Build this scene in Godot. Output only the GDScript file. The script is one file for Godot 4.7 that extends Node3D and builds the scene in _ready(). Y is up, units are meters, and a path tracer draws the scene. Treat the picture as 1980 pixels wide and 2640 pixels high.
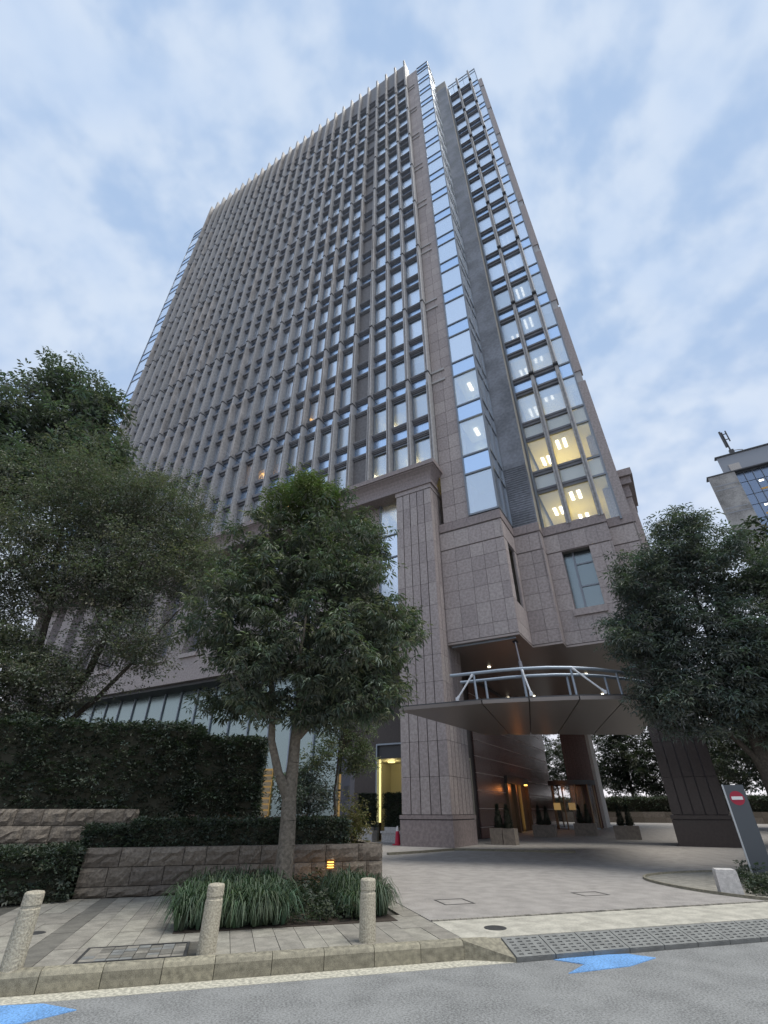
extends Node3D
# An office tower at dusk seen across a street corner, looking up.
# x runs along the tower's front, +z comes out of it; the street has its own frame (s along the kerb, t across it).

const UP := Vector3(0, 1, 0)
const KS := Vector3(0.6997, 0, -0.7144)   # along the kerb
const KT := Vector3(-0.7144, 0, -0.6997)  # from the road towards the tower
const FLOOR := 5.265
const LEDGE0 := 22.2
const FIN_STEP := 1.975
const FIN_LAST := -10.42

var M := {}
var counts := {}
var unit_box: BoxMesh
var rng := RandomNumberGenerator.new()


# ---------------------------------------------------------------- mesh building
class MB:
	var v := PackedVector3Array()
	var n := PackedVector3Array()
	var ix := PackedInt32Array()

	func quad(a: Vector3, b: Vector3, c: Vector3, d: Vector3) -> void:  # counter-clockwise seen from outside
		var m := (c - a).cross(d - b)
		m = m.normalized() if m.length() > 1e-9 else Vector3.UP
		var i := v.size()
		v.append_array([a, b, c, d])
		n.append_array([m, m, m, m])
		ix.append_array([i, i + 2, i + 1, i, i + 3, i + 2])

	func tri(a: Vector3, b: Vector3, c: Vector3) -> void:
		var m := (b - a).cross(c - a).normalized()
		var i := v.size()
		v.append_array([a, b, c])
		n.append_array([m, m, m])
		ix.append_array([i, i + 2, i + 1])

	func box(lo: Vector3, hi: Vector3) -> void:
		obox(Transform3D(Basis(), (lo + hi) / 2), hi - lo)

	func obox(xf: Transform3D, size: Vector3) -> void:
		var h := size / 2
		var p := []
		for k in 8:
			p.append(xf * Vector3(h.x if k & 1 else -h.x, h.y if k & 2 else -h.y, h.z if k & 4 else -h.z))
		quad(p[4], p[5], p[7], p[6])
		quad(p[1], p[0], p[2], p[3])
		quad(p[5], p[1], p[3], p[7])
		quad(p[0], p[4], p[6], p[2])
		quad(p[6], p[7], p[3], p[2])
		quad(p[0], p[1], p[5], p[4])

	func prism(poly: PackedVector2Array, o: Vector3, a: Vector3, b: Vector3, w: Vector3) -> void:  # poly in (a, b), pushed along w; counter-clockwise seen from +w
		var k := poly.size()
		for i in k:
			var p := o + a * poly[i].x + b * poly[i].y
			var q := o + a * poly[(i + 1) % k].x + b * poly[(i + 1) % k].y
			quad(p, q, q + w, p + w)
		var t := Geometry2D.triangulate_polygon(poly)
		for j in range(0, t.size(), 3):
			var p := o + a * poly[t[j]].x + b * poly[t[j]].y
			var q := o + a * poly[t[j + 1]].x + b * poly[t[j + 1]].y
			var r := o + a * poly[t[j + 2]].x + b * poly[t[j + 2]].y
			if (poly[t[j + 1]] - poly[t[j]]).cross(poly[t[j + 2]] - poly[t[j]]) < 0:
				var x := q
				q = r
				r = x
			tri(p + w, q + w, r + w)
			tri(p, r, q)

	func ring(c: Vector3, axis: Vector3, r: float, sides: int) -> int:
		var a := axis.cross(Vector3(0.31, 0.2, 0.93)).normalized()
		var b := axis.cross(a).normalized()
		var i := v.size()
		for k in sides:
			var t := TAU * k / sides
			var d := a * cos(t) + b * sin(t)
			v.append(c + d * r)
			n.append(d)
		return i

	func tube(pts: Array, radii: Array, sides := 8, caps := true) -> void:
		var last := -1
		for i in pts.size():
			var ax: Vector3 = (pts[mini(i + 1, pts.size() - 1)] - pts[maxi(i - 1, 0)]).normalized()
			var at := ring(pts[i], ax, radii[i], sides)
			if last >= 0:
				for k in sides:
					var k2 := (k + 1) % sides
					ix.append_array([last + k, at + k, last + k2, last + k2, at + k, at + k2])
			last = at
			if caps and (i == 0 or i == pts.size() - 1):
				var s := -1.0 if i == 0 else 1.0
				var c0 := v.size()
				v.append(pts[i])
				n.append(ax * s)
				for k in sides:
					v.append(v[at + k])
					n.append(ax * s)
				for k in sides:
					var k2 := (k + 1) % sides
					if s > 0:
						ix.append_array([c0, c0 + 1 + k2, c0 + 1 + k])
					else:
						ix.append_array([c0, c0 + 1 + k, c0 + 1 + k2])

	func lathe(o: Vector3, prof: Array, sides := 20) -> void:  # prof: Vector2(radius, height) upwards
		for i in prof.size() - 1:
			var p: Vector2 = prof[i]
			var q: Vector2 = prof[i + 1]
			var nn := Vector2(q.y - p.y, p.x - q.x).normalized()
			var at := v.size()
			for k in sides + 1:
				var t := TAU * k / sides
				var d := Vector3(cos(t), 0, sin(t))
				v.append(o + d * p.x + Vector3.UP * p.y)
				v.append(o + d * q.x + Vector3.UP * q.y)
				var m := d * nn.x + Vector3.UP * nn.y
				n.append_array([m, m])
			for k in sides:
				var j := at + k * 2
				ix.append_array([j, j + 2, j + 1, j + 1, j + 2, j + 3])

	func mesh() -> ArrayMesh:
		var a := []
		a.resize(Mesh.ARRAY_MAX)
		a[Mesh.ARRAY_VERTEX] = v
		a[Mesh.ARRAY_NORMAL] = n
		a[Mesh.ARRAY_INDEX] = ix
		var m := ArrayMesh.new()
		m.add_surface_from_arrays(Mesh.PRIMITIVE_TRIANGLES, a)
		return m


# ---------------------------------------------------------------- nodes
func numbered(parent: Node, called: String) -> String:
	var key := str(parent.get_instance_id()) + called
	var k: int = counts.get(key, 0)
	counts[key] = k + 1
	return called if k == 0 else "%s_%03d" % [called, k]


func thing(called: String, label: String, category: String, group := "", xf := Transform3D()) -> Node3D:
	var o := Node3D.new()
	o.name = numbered(self, called)
	add_child(o)
	o.transform = xf
	tag(o, label, category, group)
	return o


func tag(o: Node, label: String, category: String, group := "", kind := "") -> void:
	o.set_meta("label", label)
	if category:
		o.set_meta("category", category)
	if group:
		o.set_meta("group", group)
	if kind:
		o.set_meta("kind", kind)


func put(parent: Node, called: String, m: Mesh, mat: Material, xf := Transform3D()) -> MeshInstance3D:
	var o := MeshInstance3D.new()
	o.name = numbered(parent, called)
	o.mesh = m
	o.material_override = mat
	o.transform = xf
	parent.add_child(o, true)
	return o


func add(parent: Node, called: String, mb: MB, mat: Material, xf := Transform3D()) -> MeshInstance3D:
	return put(parent, called, mb.mesh(), mat, xf)


func slab(parent: Node, called: String, lo: Vector3, hi: Vector3, mat: Material) -> MeshInstance3D:
	return put(parent, called, unit_box, mat, Transform3D(Basis.from_scale(hi - lo), (lo + hi) / 2))


func structure(called: String, m: Mesh, mat: Material, xf := Transform3D()) -> MeshInstance3D:
	var o := put(self, called, m, mat, xf)
	o.set_meta("kind", "structure")
	return o


func sp(s: float, y: float, t: float) -> Vector3:
	return KS * s + KT * t + UP * y


func street() -> Transform3D:  # local (s, y, -t)
	return Transform3D(Basis(KS, UP, -KT), Vector3.ZERO)


# ---------------------------------------------------------------- materials
func noise_tex(size: int, seed_: int, layers: Array, lo: float, hi: float) -> ImageTexture:
	# layers: [frequency, octaves, weight, power]; grey values from lo to hi (sRGB)
	var acc := PackedFloat32Array()
	acc.resize(size * size)
	for l in layers:
		var f := FastNoiseLite.new()
		f.seed = seed_ + int(l[0] * 1000)
		f.frequency = l[0]
		f.noise_type = FastNoiseLite.TYPE_SIMPLEX_SMOOTH
		f.fractal_octaves = l[1]
		var d := f.get_seamless_image(size, size).get_data()
		var w: float = l[2]
		var p: float = l[3]
		for i in acc.size():
			acc[i] += w * pow(d[i] / 255.0, p)
	var top := 0.0
	for l in layers:
		top += l[2]
	var out := PackedByteArray()
	out.resize(size * size * 3)
	for i in acc.size():
		var g := int(clampf(lo + (hi - lo) * acc[i] / top, 0, 1) * 255)
		out[i * 3] = g
		out[i * 3 + 1] = g
		out[i * 3 + 2] = g
	var im := Image.create_from_data(size, size, false, Image.FORMAT_RGB8, out)
	return ImageTexture.create_from_image(im)


func mat(called: String, c: Color, rough := 0.8, metal := 0.0, tex: Texture2D = null, per_metre := 0.5, bump: Texture2D = null, bump_cm := 0.0) -> StandardMaterial3D:
	var m := StandardMaterial3D.new()
	m.resource_name = called
	m.albedo_color = Color(c.r, c.g, c.b).linear_to_srgb()
	m.roughness = rough
	m.metallic = metal
	if tex or bump:
		m.uv1_triplanar = true
		m.uv1_world_triplanar = true
		m.uv1_scale = Vector3.ONE * per_metre
		m.albedo_texture = tex
	if bump:
		m.heightmap_enabled = true
		m.heightmap_texture = bump
		m.heightmap_scale = bump_cm
	M[called] = m
	return m


func make_materials() -> void:
	var fine := noise_tex(512, 3, [[0.16, 2, 1.0, 1.0], [0.02, 3, 0.6, 1.0]], 0.62, 1.12)
	var blotch := noise_tex(512, 9, [[0.008, 4, 1.0, 1.0], [0.09, 2, 0.5, 1.0]], 0.6, 1.15)
	var grain := noise_tex(512, 21, [[0.35, 1, 1.0, 1.0], [0.06, 3, 0.5, 1.0], [0.008, 3, 0.7, 1.0]], 0.55, 1.2)
	var gritty := noise_tex(1024, 77, [[0.42, 1, 0.9, 1.0], [0.13, 2, 1.0, 1.0], [0.006, 4, 0.4, 1.0]], 0.36, 1.4)
	var streak := noise_tex(256, 33, [[0.03, 4, 1.0, 1.0], [0.2, 1, 0.4, 1.0]], 0.5, 1.15)
	var mottled := noise_tex(512, 55, [[0.25, 1, 0.8, 1.3], [0.03, 4, 1.0, 1.0]], 0.45, 1.25)
	mat("granite", Color(0.455, 0.395, 0.385), 0.55, 0, fine, 0.45)
	mat("granite_b", Color(0.405, 0.35, 0.343), 0.55, 0, fine, 0.45)
	mat("granite_c", Color(0.495, 0.435, 0.42), 0.55, 0, fine, 0.45)
	mat("base_granite", Color(0.34, 0.285, 0.28), 0.5, 0, fine, 0.45)
	mat("fin_stone", Color(0.475, 0.47, 0.48), 0.6, 0, fine, 0.3)
	mat("fin_stone_c", Color(0.47, 0.445, 0.435), 0.6, 0, blotch, 0.07)
	mat("fin_stone_b", Color(0.43, 0.425, 0.432), 0.6, 0, fine, 0.3)
	mat("brown_or_shaded_granite", Color(0.055, 0.042, 0.04), 0.3, 0, fine, 0.6)  # dark wall stone; on the far column it is granite darkened for shade
	mat("red_granite", Color(0.20, 0.115, 0.10), 0.22, 0, fine, 0.6)
	mat("grout", Color(0.20, 0.175, 0.17), 0.9)
	mat("joint", Color(0.07, 0.062, 0.066), 0.9)
	mat("ledge_metal", Color(0.185, 0.19, 0.21), 0.6, 0.0)
	mat("node_metal", Color(0.36, 0.355, 0.36), 0.6, 0.0)
	mat("cap_metal", Color(0.10, 0.10, 0.11), 0.6)
	mat("dark_metal", Color(0.05, 0.053, 0.06), 0.5, 0.0)
	mat("mullion", Color(0.20, 0.22, 0.25), 0.4, 0.5)
	mat("dark_panel", Color(0.23, 0.22, 0.225), 0.5, 0, fine, 0.3)
	mat("grey_panel", Color(0.20, 0.215, 0.25), 0.5, 0.1, blotch, 0.06)
	mat("blind", Color(0.62, 0.60, 0.55), 0.9)
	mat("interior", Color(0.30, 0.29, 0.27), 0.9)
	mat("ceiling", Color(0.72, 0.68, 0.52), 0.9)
	mat("soffit", Color(0.30, 0.26, 0.245), 0.35, 0.3)
	mat("canopy_metal", Color(0.19, 0.17, 0.16), 0.35, 0.3)
	mat("steel", Color(0.30, 0.35, 0.41), 0.4, 0.4)
	mat("white_steel", Color(0.62, 0.65, 0.70), 0.4, 0.0)
	mat("bronze", Color(0.20, 0.14, 0.09), 0.35, 0.6)
	mat("stripe_metal", Color(0.55, 0.45, 0.42), 0.4, 0.3)
	mat("asphalt", Color(0.28, 0.285, 0.28), 0.9, 0, gritty, 0.21, gritty, 0.6)
	mat("gutter_paint", Color(0.65, 0.62, 0.51), 0.8, 0, mottled, 1.1)
	mat("blue_paint", Color(0.19, 0.42, 0.80), 0.7, 0, gritty, 0.21)
	mat("concrete", Color(0.54, 0.515, 0.44), 0.9, 0, grain, 0.6, grain, 0.3)
	mat("kerb_stone", Color(0.38, 0.35, 0.26), 0.9, 0, mottled, 0.9, grain, 0.4)
	mat("kerb_stone_b", Color(0.33, 0.305, 0.23), 0.9, 0, mottled, 0.8, grain, 0.4)
	mat("plaza_paver", Color(0.40, 0.375, 0.35), 0.85, 0, gritty, 0.3, gritty, 0.3)
	mat("paver", Color(0.335, 0.315, 0.27), 0.9, 0, grain, 0.8, grain, 0.3)
	mat("paver_b", Color(0.30, 0.28, 0.24), 0.9, 0, grain, 0.8, grain, 0.3)
	mat("paver_c", Color(0.37, 0.35, 0.295), 0.9, 0, grain, 0.8, grain, 0.3)
	mat("paver_dark", Color(0.19, 0.18, 0.155), 0.9, 0, grain, 0.8, grain, 0.3)
	mat("mortar", Color(0.10, 0.095, 0.08), 0.95, 0, grain, 0.8)
	mat("iron", Color(0.08, 0.08, 0.08), 0.6, 0.3, grain, 1.5)
	mat("iron_slab", Color(0.24, 0.245, 0.235), 0.8, 0, grain, 1.2)
	mat("bollard_granite", Color(0.60, 0.55, 0.43), 0.85, 0, mottled, 2.2, mottled, 1.2)
	mat("wall_stone", Color(0.25, 0.215, 0.175), 0.95, 0, mottled, 1.0, mottled, 2.5)
	mat("wall_stone_b", Color(0.21, 0.18, 0.15), 0.95, 0, mottled, 0.9, mottled, 2.5)
	mat("wall_stone_c", Color(0.29, 0.25, 0.205), 0.95, 0, mottled, 1.1, mottled, 2.5)
	mat("soil", Color(0.06, 0.045, 0.033), 1.0, 0, grain, 0.9)
	mat("bark_pale", Color(0.235, 0.205, 0.165), 0.95, 0, streak, 1.5, streak, 2.0)
	mat("bark_dark", Color(0.09, 0.075, 0.06), 0.95, 0, streak, 1.5, streak, 2.0)
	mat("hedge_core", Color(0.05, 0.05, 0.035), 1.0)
	mat("white_stone", Color(0.68, 0.66, 0.64), 0.8, 0, fine, 0.8)
	mat("planter_stone", Color(0.30, 0.26, 0.22), 0.85, 0, grain, 0.9)
	mat("red_plastic", Color(0.50, 0.02, 0.06), 0.5)
	mat("sign_grey", Color(0.085, 0.097, 0.11), 0.4, 0.3)
	mat("sign_edge", Color(0.45, 0.48, 0.50), 0.35, 0.4)
	mat("sign_red", Color(0.36, 0.015, 0.045), 0.5)
	mat("sign_white", Color(0.80, 0.80, 0.80), 0.5)
	mat("far_wall", Color(0.40, 0.40, 0.40), 0.7, 0, blotch, 0.08)
	mat("far_roof", Color(0.30, 0.33, 0.38), 0.6, 0.1)
	mat("post_grey", Color(0.10, 0.105, 0.13), 0.5, 0.3)
	mat("beige_wall", Color(0.50, 0.48, 0.38), 0.6)
	mat("wood_slat", Color(0.40, 0.30, 0.18), 0.6)
	# coated glass: mirrors the sky in part, lets the rooms behind show in part
	glass("glass", Color(0.82, 0.90, 1.0), 0.88)
	glass("glass_lit", Color(0.80, 0.88, 0.96), 0.58)
	glass("glass_clear", Color(0.80, 0.88, 0.96), 0.16)
	glass("screen_glass", Color(0.85, 0.93, 1.0), 0.4)
	glass("dark_glass", Color(0.30, 0.36, 0.38), 0.6)
	glass("glass_short", Color(0.62, 0.78, 1.0), 0.93)
	glass("teal_glass", Color(0.27, 0.34, 0.35), 0.85)
	glass("far_glass", Color(0.26, 0.32, 0.42), 0.8)
	glass("door_glass", Color(0.55, 0.60, 0.62), 0.25)
	glow("lamp_white", Color(1.0, 0.97, 0.86), 2.5)
	glow("lamp_soft", Color(1.0, 0.98, 0.9), 1.1)
	glow("lamp_warm", Color(1.0, 0.76, 0.36), 2.0)
	glow("lamp_yellow", Color(1.0, 0.91, 0.6), 0.7)
	glow("window_amber", Color(0.85, 0.70, 0.45), 0.16)


func glass(called: String, c: Color, alpha: float) -> void:
	var m := StandardMaterial3D.new()
	m.resource_name = called
	var s := Color(c.r, c.g, c.b).linear_to_srgb()
	m.albedo_color = Color(s.r, s.g, s.b, alpha)
	m.transparency = BaseMaterial3D.TRANSPARENCY_ALPHA
	m.metallic = 1.0
	m.roughness = 0.26
	M[called] = m


func glow(called: String, c: Color, e: float) -> void:
	var m := StandardMaterial3D.new()
	m.resource_name = called
	m.albedo_color = c * Color(0.5, 0.5, 0.5)
	m.emission_enabled = true
	m.emission = c
	m.emission_energy_multiplier = e
	M[called] = m


# ---------------------------------------------------------------- sky
func make_sky() -> Sky:
	var w := 2048
	var h := 1024
	var f := FastNoiseLite.new()
	f.seed = 11
	f.noise_type = FastNoiseLite.TYPE_SIMPLEX_SMOOTH
	f.frequency = 1.0
	f.fractal_octaves = 5
	f.fractal_gain = 0.5
	var g := FastNoiseLite.new()
	g.seed = 47
	g.noise_type = FastNoiseLite.TYPE_SIMPLEX_SMOOTH
	g.frequency = 0.55
	g.fractal_octaves = 2
	var data := PackedFloat32Array()
	data.resize(w * h * 3)
	var blue := Vector3(0.195, 0.265, 0.38)
	var white := Vector3(0.305, 0.355, 0.43)
	var grey := Vector3(0.25, 0.315, 0.42)
	var low := Vector3(0.52, 0.49, 0.49)
	var at := 0
	for j in h:
		var up := PI / 2 - PI * (j + 0.5) / h
		var y := sin(up)
		if y <= 0.0:
			for i in w:
				data[at] = 0.24
				data[at + 1] = 0.25
				data[at + 2] = 0.27
				at += 3
			continue
		var r := cos(up)
		var haze := pow(1.0 - y, 3.0)
		for i in w:
			var a := TAU * ((i + 0.5) / w - 0.5)
			var px := sin(a) * r / (y + 0.30)
			var pz := -cos(a) * r / (y + 0.30)
			var warp := g.get_noise_2d(px * 1.4 + 9.0, pz * 1.4)
			var d := f.get_noise_2d(px * 4.6 + warp * 0.35, pz * 5.0 + warp * 0.3) * 0.5 + 0.5
			var e := g.get_noise_2d(px * 7.0 - 3.0, pz * 7.0 + 5.0) * 0.5 + 0.5
			var cover := smoothstep(0.31, 0.67, d * 0.40 + e * 0.26 + (f.get_noise_2d(px * 11.0 + 40.0 + warp, pz * 12.0 - 7.0) * 0.5 + 0.5) * 0.34)
			var c := blue.lerp(white, cover)
			c = c.lerp(grey, smoothstep(0.5, 0.85, e) * 0.55)
			c = c.lerp(low, haze * 0.85)
			data[at] = c.x
			data[at + 1] = c.y
			data[at + 2] = c.z
			at += 3
	var im := Image.create_from_data(w, h, false, Image.FORMAT_RGBF, data.to_byte_array())
	var pm := PanoramaSkyMaterial.new()
	pm.panorama = ImageTexture.create_from_image(im)
	var s := Sky.new()
	s.sky_material = pm
	return s


func _ready() -> void:
	rng.seed = 20
	unit_box = BoxMesh.new()
	# ---- camera
	var cam := Camera3D.new()
	cam.name = "camera"
	cam.position = Vector3(0, 1.5, 0)
	cam.rotation_degrees = Vector3(32.82, 29.72, 0)
	cam.fov = 95.74
	cam.near = 0.05
	cam.far = 2000
	add_child(cam)
	cam.current = true
	# ---- sky, exposure
	var env := Environment.new()
	env.background_mode = Environment.BG_SKY
	env.sky = make_sky()
	env.tonemap_mode = Environment.TONE_MAPPER_LINEAR
	env.tonemap_exposure = 2.15
	env.sdfgi_enabled = true
	env.ssao_enabled = true
	env.ssil_enabled = true
	var we := WorldEnvironment.new()
	we.name = "environment"
	we.environment = env
	add_child(we)
	# ---- the bright overcast overhead
	var sun := DirectionalLight3D.new()
	sun.name = "sun"
	sun.light_energy = 0.5
	sun.light_angular_distance = 32.0
	sun.light_color = Color(1.0, 0.98, 0.94)
	sun.shadow_enabled = true
	sun.rotation_degrees = Vector3(-66, 92, 0)
	add_child(sun)

	make_materials()
	build_ground()
	build_tower()
	build_neighbour()
	build_street()
	build_garden()
	build_trees()
	build_small_things()


# ---------------------------------------------------------------- ground
func build_ground() -> void:
	var g := MB.new()
	g.quad(Vector3(-500, -0.2, 500), Vector3(500, -0.2, 500), Vector3(500, -0.2, -500), Vector3(-500, -0.2, -500))
	structure("road", g.mesh(), M.asphalt)
	var st := street()
	# the raised ground behind the kerb; a gentle rise under the tower's rear
	g = MB.new()
	g.box(Vector3(-60, -0.5, -150), Vector3(3.42, -0.03, -8.05))
	structure("pavement", g.mesh(), M.mortar, st)
	g = MB.new()
	g.box(Vector3(3.44, -0.5, -150), Vector3(40, 0.0, -9.36))
	structure("forecourt", g.mesh(), M.plaza_paver, st)
	g = MB.new()
	g.box(Vector3(3.44, -0.5, -9.28), Vector3(40, -0.006, -8.02))
	structure("driveway_apron", g.mesh(), M.concrete, st)
	var rise := MB.new()
	rise.quad(Vector3(-16, 0.004, -36), Vector3(30, 0.004, -36), Vector3(30, 0.55, -66), Vector3(-16, 0.55, -66))
	rise.quad(Vector3(-16, 0.55, -66), Vector3(30, 0.55, -66), Vector3(30, 0.55, -140), Vector3(-16, 0.55, -140))
	structure("rear_drive", rise.mesh(), M.plaza_paver)
	# a row of setts between apron and forecourt
	var row := Node3D.new()
	row.name = "sett_row"
	row.transform = st
	row.set_meta("kind", "structure")
	add_child(row)
	var s := 3.46
	while s < 13.0:
		slab(row, "sett", Vector3(s, -0.2, -9.352), Vector3(s + 0.09, 0.004 + rng.randf() * 0.004, -9.288), M[["paver_b", "paver_dark", "paver"][rng.randi() % 3]])
		s += 0.1


func build_street() -> void:
	var st := street()
	# kerb stones
	var kerb := Node3D.new()
	kerb.name = "kerb"
	kerb.transform = st
	kerb.set_meta("kind", "structure")
	add_child(kerb)
	var j := [-12.1, -11.45, -10.8, -10.15, -9.5, -8.85, -8.2, -7.55, -6.9, -6.25, -5.6, -4.95, -4.3, -3.65, -3.0, -2.36, -1.74, -1.1, -0.46, 0.13, 0.81, 1.46, 2.12, 2.76, 3.38]
	for i in j.size() - 1:
		var w := 0.004
		var poly := PackedVector2Array([Vector2(-7.93, -0.4), Vector2(-7.905, -0.05), Vector2(-7.925, -0.012), Vector2(-7.955, 0.002), Vector2(-8.06, 0.004), Vector2(-8.06, -0.4)])
		for p in poly.size():
			poly[p].y += rng.randf_range(-0.002, 0.002)
		var mb := MB.new()
		mb.prism(poly, Vector3(j[i + 1] - w, 0, 0), Vector3(0, 0, 1), UP, Vector3(-(j[i + 1] - j[i] - 2 * w), 0, 0))
		add(kerb, "kerb_stone", mb, M[["kerb_stone", "kerb_stone_b"][rng.randi() % 2]])
	# the stone that slopes down to the crossing
	var mb := MB.new()
	var a := [Vector3(3.384, -0.4, -7.92), Vector3(3.384, 0.0, -7.93), Vector3(3.384, 0.004, -8.06), Vector3(3.384, -0.4, -8.06)]
	var b := [Vector3(4.0, -0.4, -7.62), Vector3(4.0, -0.16, -7.62), Vector3(4.0, -0.01, -8.06), Vector3(4.0, -0.4, -8.06)]
	for k in 3:
		mb.quad(a[k], b[k], b[k + 1], a[k + 1])
	mb.quad(a[0], a[1], a[2], a[3])
	mb.quad(b[3], b[2], b[1], b[0])
	add(kerb, "kerb_stone", mb, M.kerb_stone_b)
	# sloping ribbed slabs of the crossing
	var gr := MB.new()
	var tilt := Transform3D(Basis(Vector3(1, 0, 0), atan2(0.14, 0.44)), Vector3(0, -0.118, -7.82))
	gr.obox(tilt, Vector3(0.585, 0.06, 0.43))
	for r in 7:
		gr.obox(tilt * Transform3D(Basis(), Vector3(0, 0.035, -0.192 + r * 0.064)), Vector3(0.585, 0.014, 0.038))
	for r in 5:
		gr.obox(tilt * Transform3D(Basis(), Vector3(-0.262 + r * 0.131, 0.0352, 0)), Vector3(0.06, 0.016, 0.428))
	var grm := gr.mesh()
	for i in 14:
		put(kerb, "ramp_slab", grm, M.iron_slab, Transform3D(Basis(), Vector3(4.3 + i * 0.6, 0, 0)))
	# pale painted band along the kerb
	mb = MB.new()
	mb.box(Vector3(-14, -0.3, -7.91), Vector3(14, -0.196, -7.63))
	structure("edge_line", mb.mesh(), M.gutter_paint, st)
	# blue arrow heads painted on the road
	for pts in [[[4.55, 7.60], [4.82, 7.29], [4.37, 7.00], [5.33, 7.06], [5.95, 7.30], [5.72, 7.58], [5.13, 7.66]], [[-2.9, 7.60], [-2.62, 7.32], [-3.0, 7.0], [-1.62, 7.0], [-1.17, 7.27], [-1.55, 7.56], [-2.0, 7.62]]]:
		var poly := PackedVector2Array()
		for p in pts:
			poly.append(Vector2(p[0], -p[1]))
		mb = MB.new()
		mb.prism(poly, Vector3(0, -0.21, 0), Vector3(1, 0, 0), Vector3(0, 0, 1), Vector3(0, 0.018, 0))
		structure("road_arrow", mb.mesh(), M.blue_paint, st)
	# pavement slabs
	var pav := Node3D.new()
	pav.name = "pavement_slabs"
	pav.transform = st
	pav.set_meta("kind", "structure")
	add_child(pav)
	var kinds := ["paver", "paver_b", "paver", "paver_c", "paver_b"]
	for c in 22:
		var s0 := 3.42 - (c + 1) * 0.312
		var t0 := 8.064
		var odd := c % 2
		for r in 6:
			var t1: float = minf(t0 + (0.82 if r == 0 else 0.9) + (0.15 if odd and r == 1 else 0.0), 13.3)
			var dark: bool = s0 < -1.9 and s0 > -2.23
			var bed: bool = s0 > -0.55 and s0 < 2.95 and t0 > 9.2
			var tray: bool = s0 > -1.47 and s0 < -0.3 and r == 0
			if not bed and not tray:
				slab(pav, "slab", Vector3(s0 + 0.004, -0.08, -t1 + 0.004), Vector3(s0 + 0.308, rng.randf_range(-0.003, 0.003), -t0), M.paver_dark if dark else M[kinds[rng.randi() % 5]])
			t0 = t1
	# inlaid access cover: an iron frame with setts in it
	var tray := Node3D.new()
	tray.name = "access_cover"
	tray.transform = st
	add_child(tray)
	tag(tray, "long rectangular access cover inlaid with grey setts beside the kerb", "cover")
	for e in [[-1.47, -1.435, 8.1, 8.87], [-0.255, -0.22, 8.1, 8.87], [-1.435, -0.255, 8.1, 8.13], [-1.435, -0.255, 8.84, 8.87]]:
		slab(tray, "frame", Vector3(e[0], -0.08, -e[3]), Vector3(e[1], 0.004, -e[2]), M.iron)
	for r in 5:
		for c in 8:
			slab(tray, "sett", Vector3(-1.43 + c * 0.147, -0.08, -8.135 - (r + 1) * 0.14 + 0.008), Vector3(-1.43 + (c + 1) * 0.147 - 0.008, rng.randf_range(-0.006, 0.003), -8.135 - r * 0.14), M[["paver_dark", "paver_b", "iron_slab"][rng.randi() % 3]])
	var lid := Node3D.new()
	lid.name = "drain_cover"
	lid.transform = st
	add_child(lid)
	tag(lid, "dark round iron drain cover set in the pale driveway apron", "drain cover")
	mb = MB.new()
	mb.lathe(Vector3(4.2, -0.1, -8.56), [Vector2(0.17, 0), Vector2(0.17, 0.1), Vector2(0.15, 0.104), Vector2(0.001, 0.104)], 24)
	add(lid, "lid", mb, M.iron)
	lid = Node3D.new()
	lid.name = "drain_cover_001"
	lid.transform = st
	add_child(lid)
	tag(lid, "small dark iron drain cover in the pavement behind the leaning granite bollard", "drain cover")
	mb = MB.new()
	mb.lathe(Vector3(-2.42, -0.1, -10.05), [Vector2(0.13, 0), Vector2(0.13, 0.1), Vector2(0.11, 0.106), Vector2(0.001, 0.106)], 24)
	add(lid, "lid", mb, M.iron)
	# inlaid frames in the forecourt
	for fr in [[Vector3(-4.64, 0, -10.9), 0.62, 0.62, "square dark frame of an inlaid cover near the paving edge"], [Vector3(-2.5, 0, -13.3), 0.62, 0.5, "dark frame of an inlaid cover out in the forecourt"]]:
		var o := thing("inlaid_cover", fr[3], "cover", "", Transform3D(st.basis, fr[0]))
		var w: float = fr[1]
		var d: float = fr[2]
		slab(o, "frame", Vector3(-w / 2, -0.05, -d / 2), Vector3(w / 2, 0.005, -d / 2 + 0.03), M.iron)
		slab(o, "frame", Vector3(-w / 2, -0.05, d / 2 - 0.03), Vector3(w / 2, 0.005, d / 2), M.iron)
		slab(o, "frame", Vector3(-w / 2, -0.05, -d / 2 + 0.03), Vector3(-w / 2 + 0.03, 0.005, d / 2 - 0.03), M.iron)
		slab(o, "frame", Vector3(w / 2 - 0.03, -0.05, -d / 2 + 0.03), Vector3(w / 2, 0.005, d / 2 - 0.03), M.iron)
	# oval island of darker paving with a rim
	var isl := MB.new()
	var rim := MB.new()
	var pts := []
	for i in 41:
		var q := i / 40.0 * PI
		pts.append(Vector3(1.6 - 3.3 * sin(q), 0, -17.0 + 3.05 * cos(q) * (0.75 + 0.25 * cos(q) * cos(q))))
	for i in 40:
		isl.quad(Vector3(4.5, 0.006, pts[i].z), Vector3(4.5, 0.006, pts[i + 1].z), pts[i + 1] + UP * 0.006, pts[i] + UP * 0.006)
		var o1 := Vector3(-0.06, 0, 0)
		rim.quad(pts[i] + UP * 0.05, pts[i + 1] + UP * 0.05, pts[i + 1] + o1 + UP * 0.05, pts[i] + o1 + UP * 0.05)
		rim.quad(pts[i + 1] + o1 + UP * 0.05, pts[i] + o1 + UP * 0.05, pts[i] + o1, pts[i + 1] + o1)
		rim.quad(pts[i] + UP * 0.05, pts[i] , pts[i + 1], pts[i + 1] + UP * 0.05)
	structure("island_paving", isl.mesh(), M.paver)
	structure("island_rim", rim.mesh(), M.kerb_stone_b)
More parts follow.
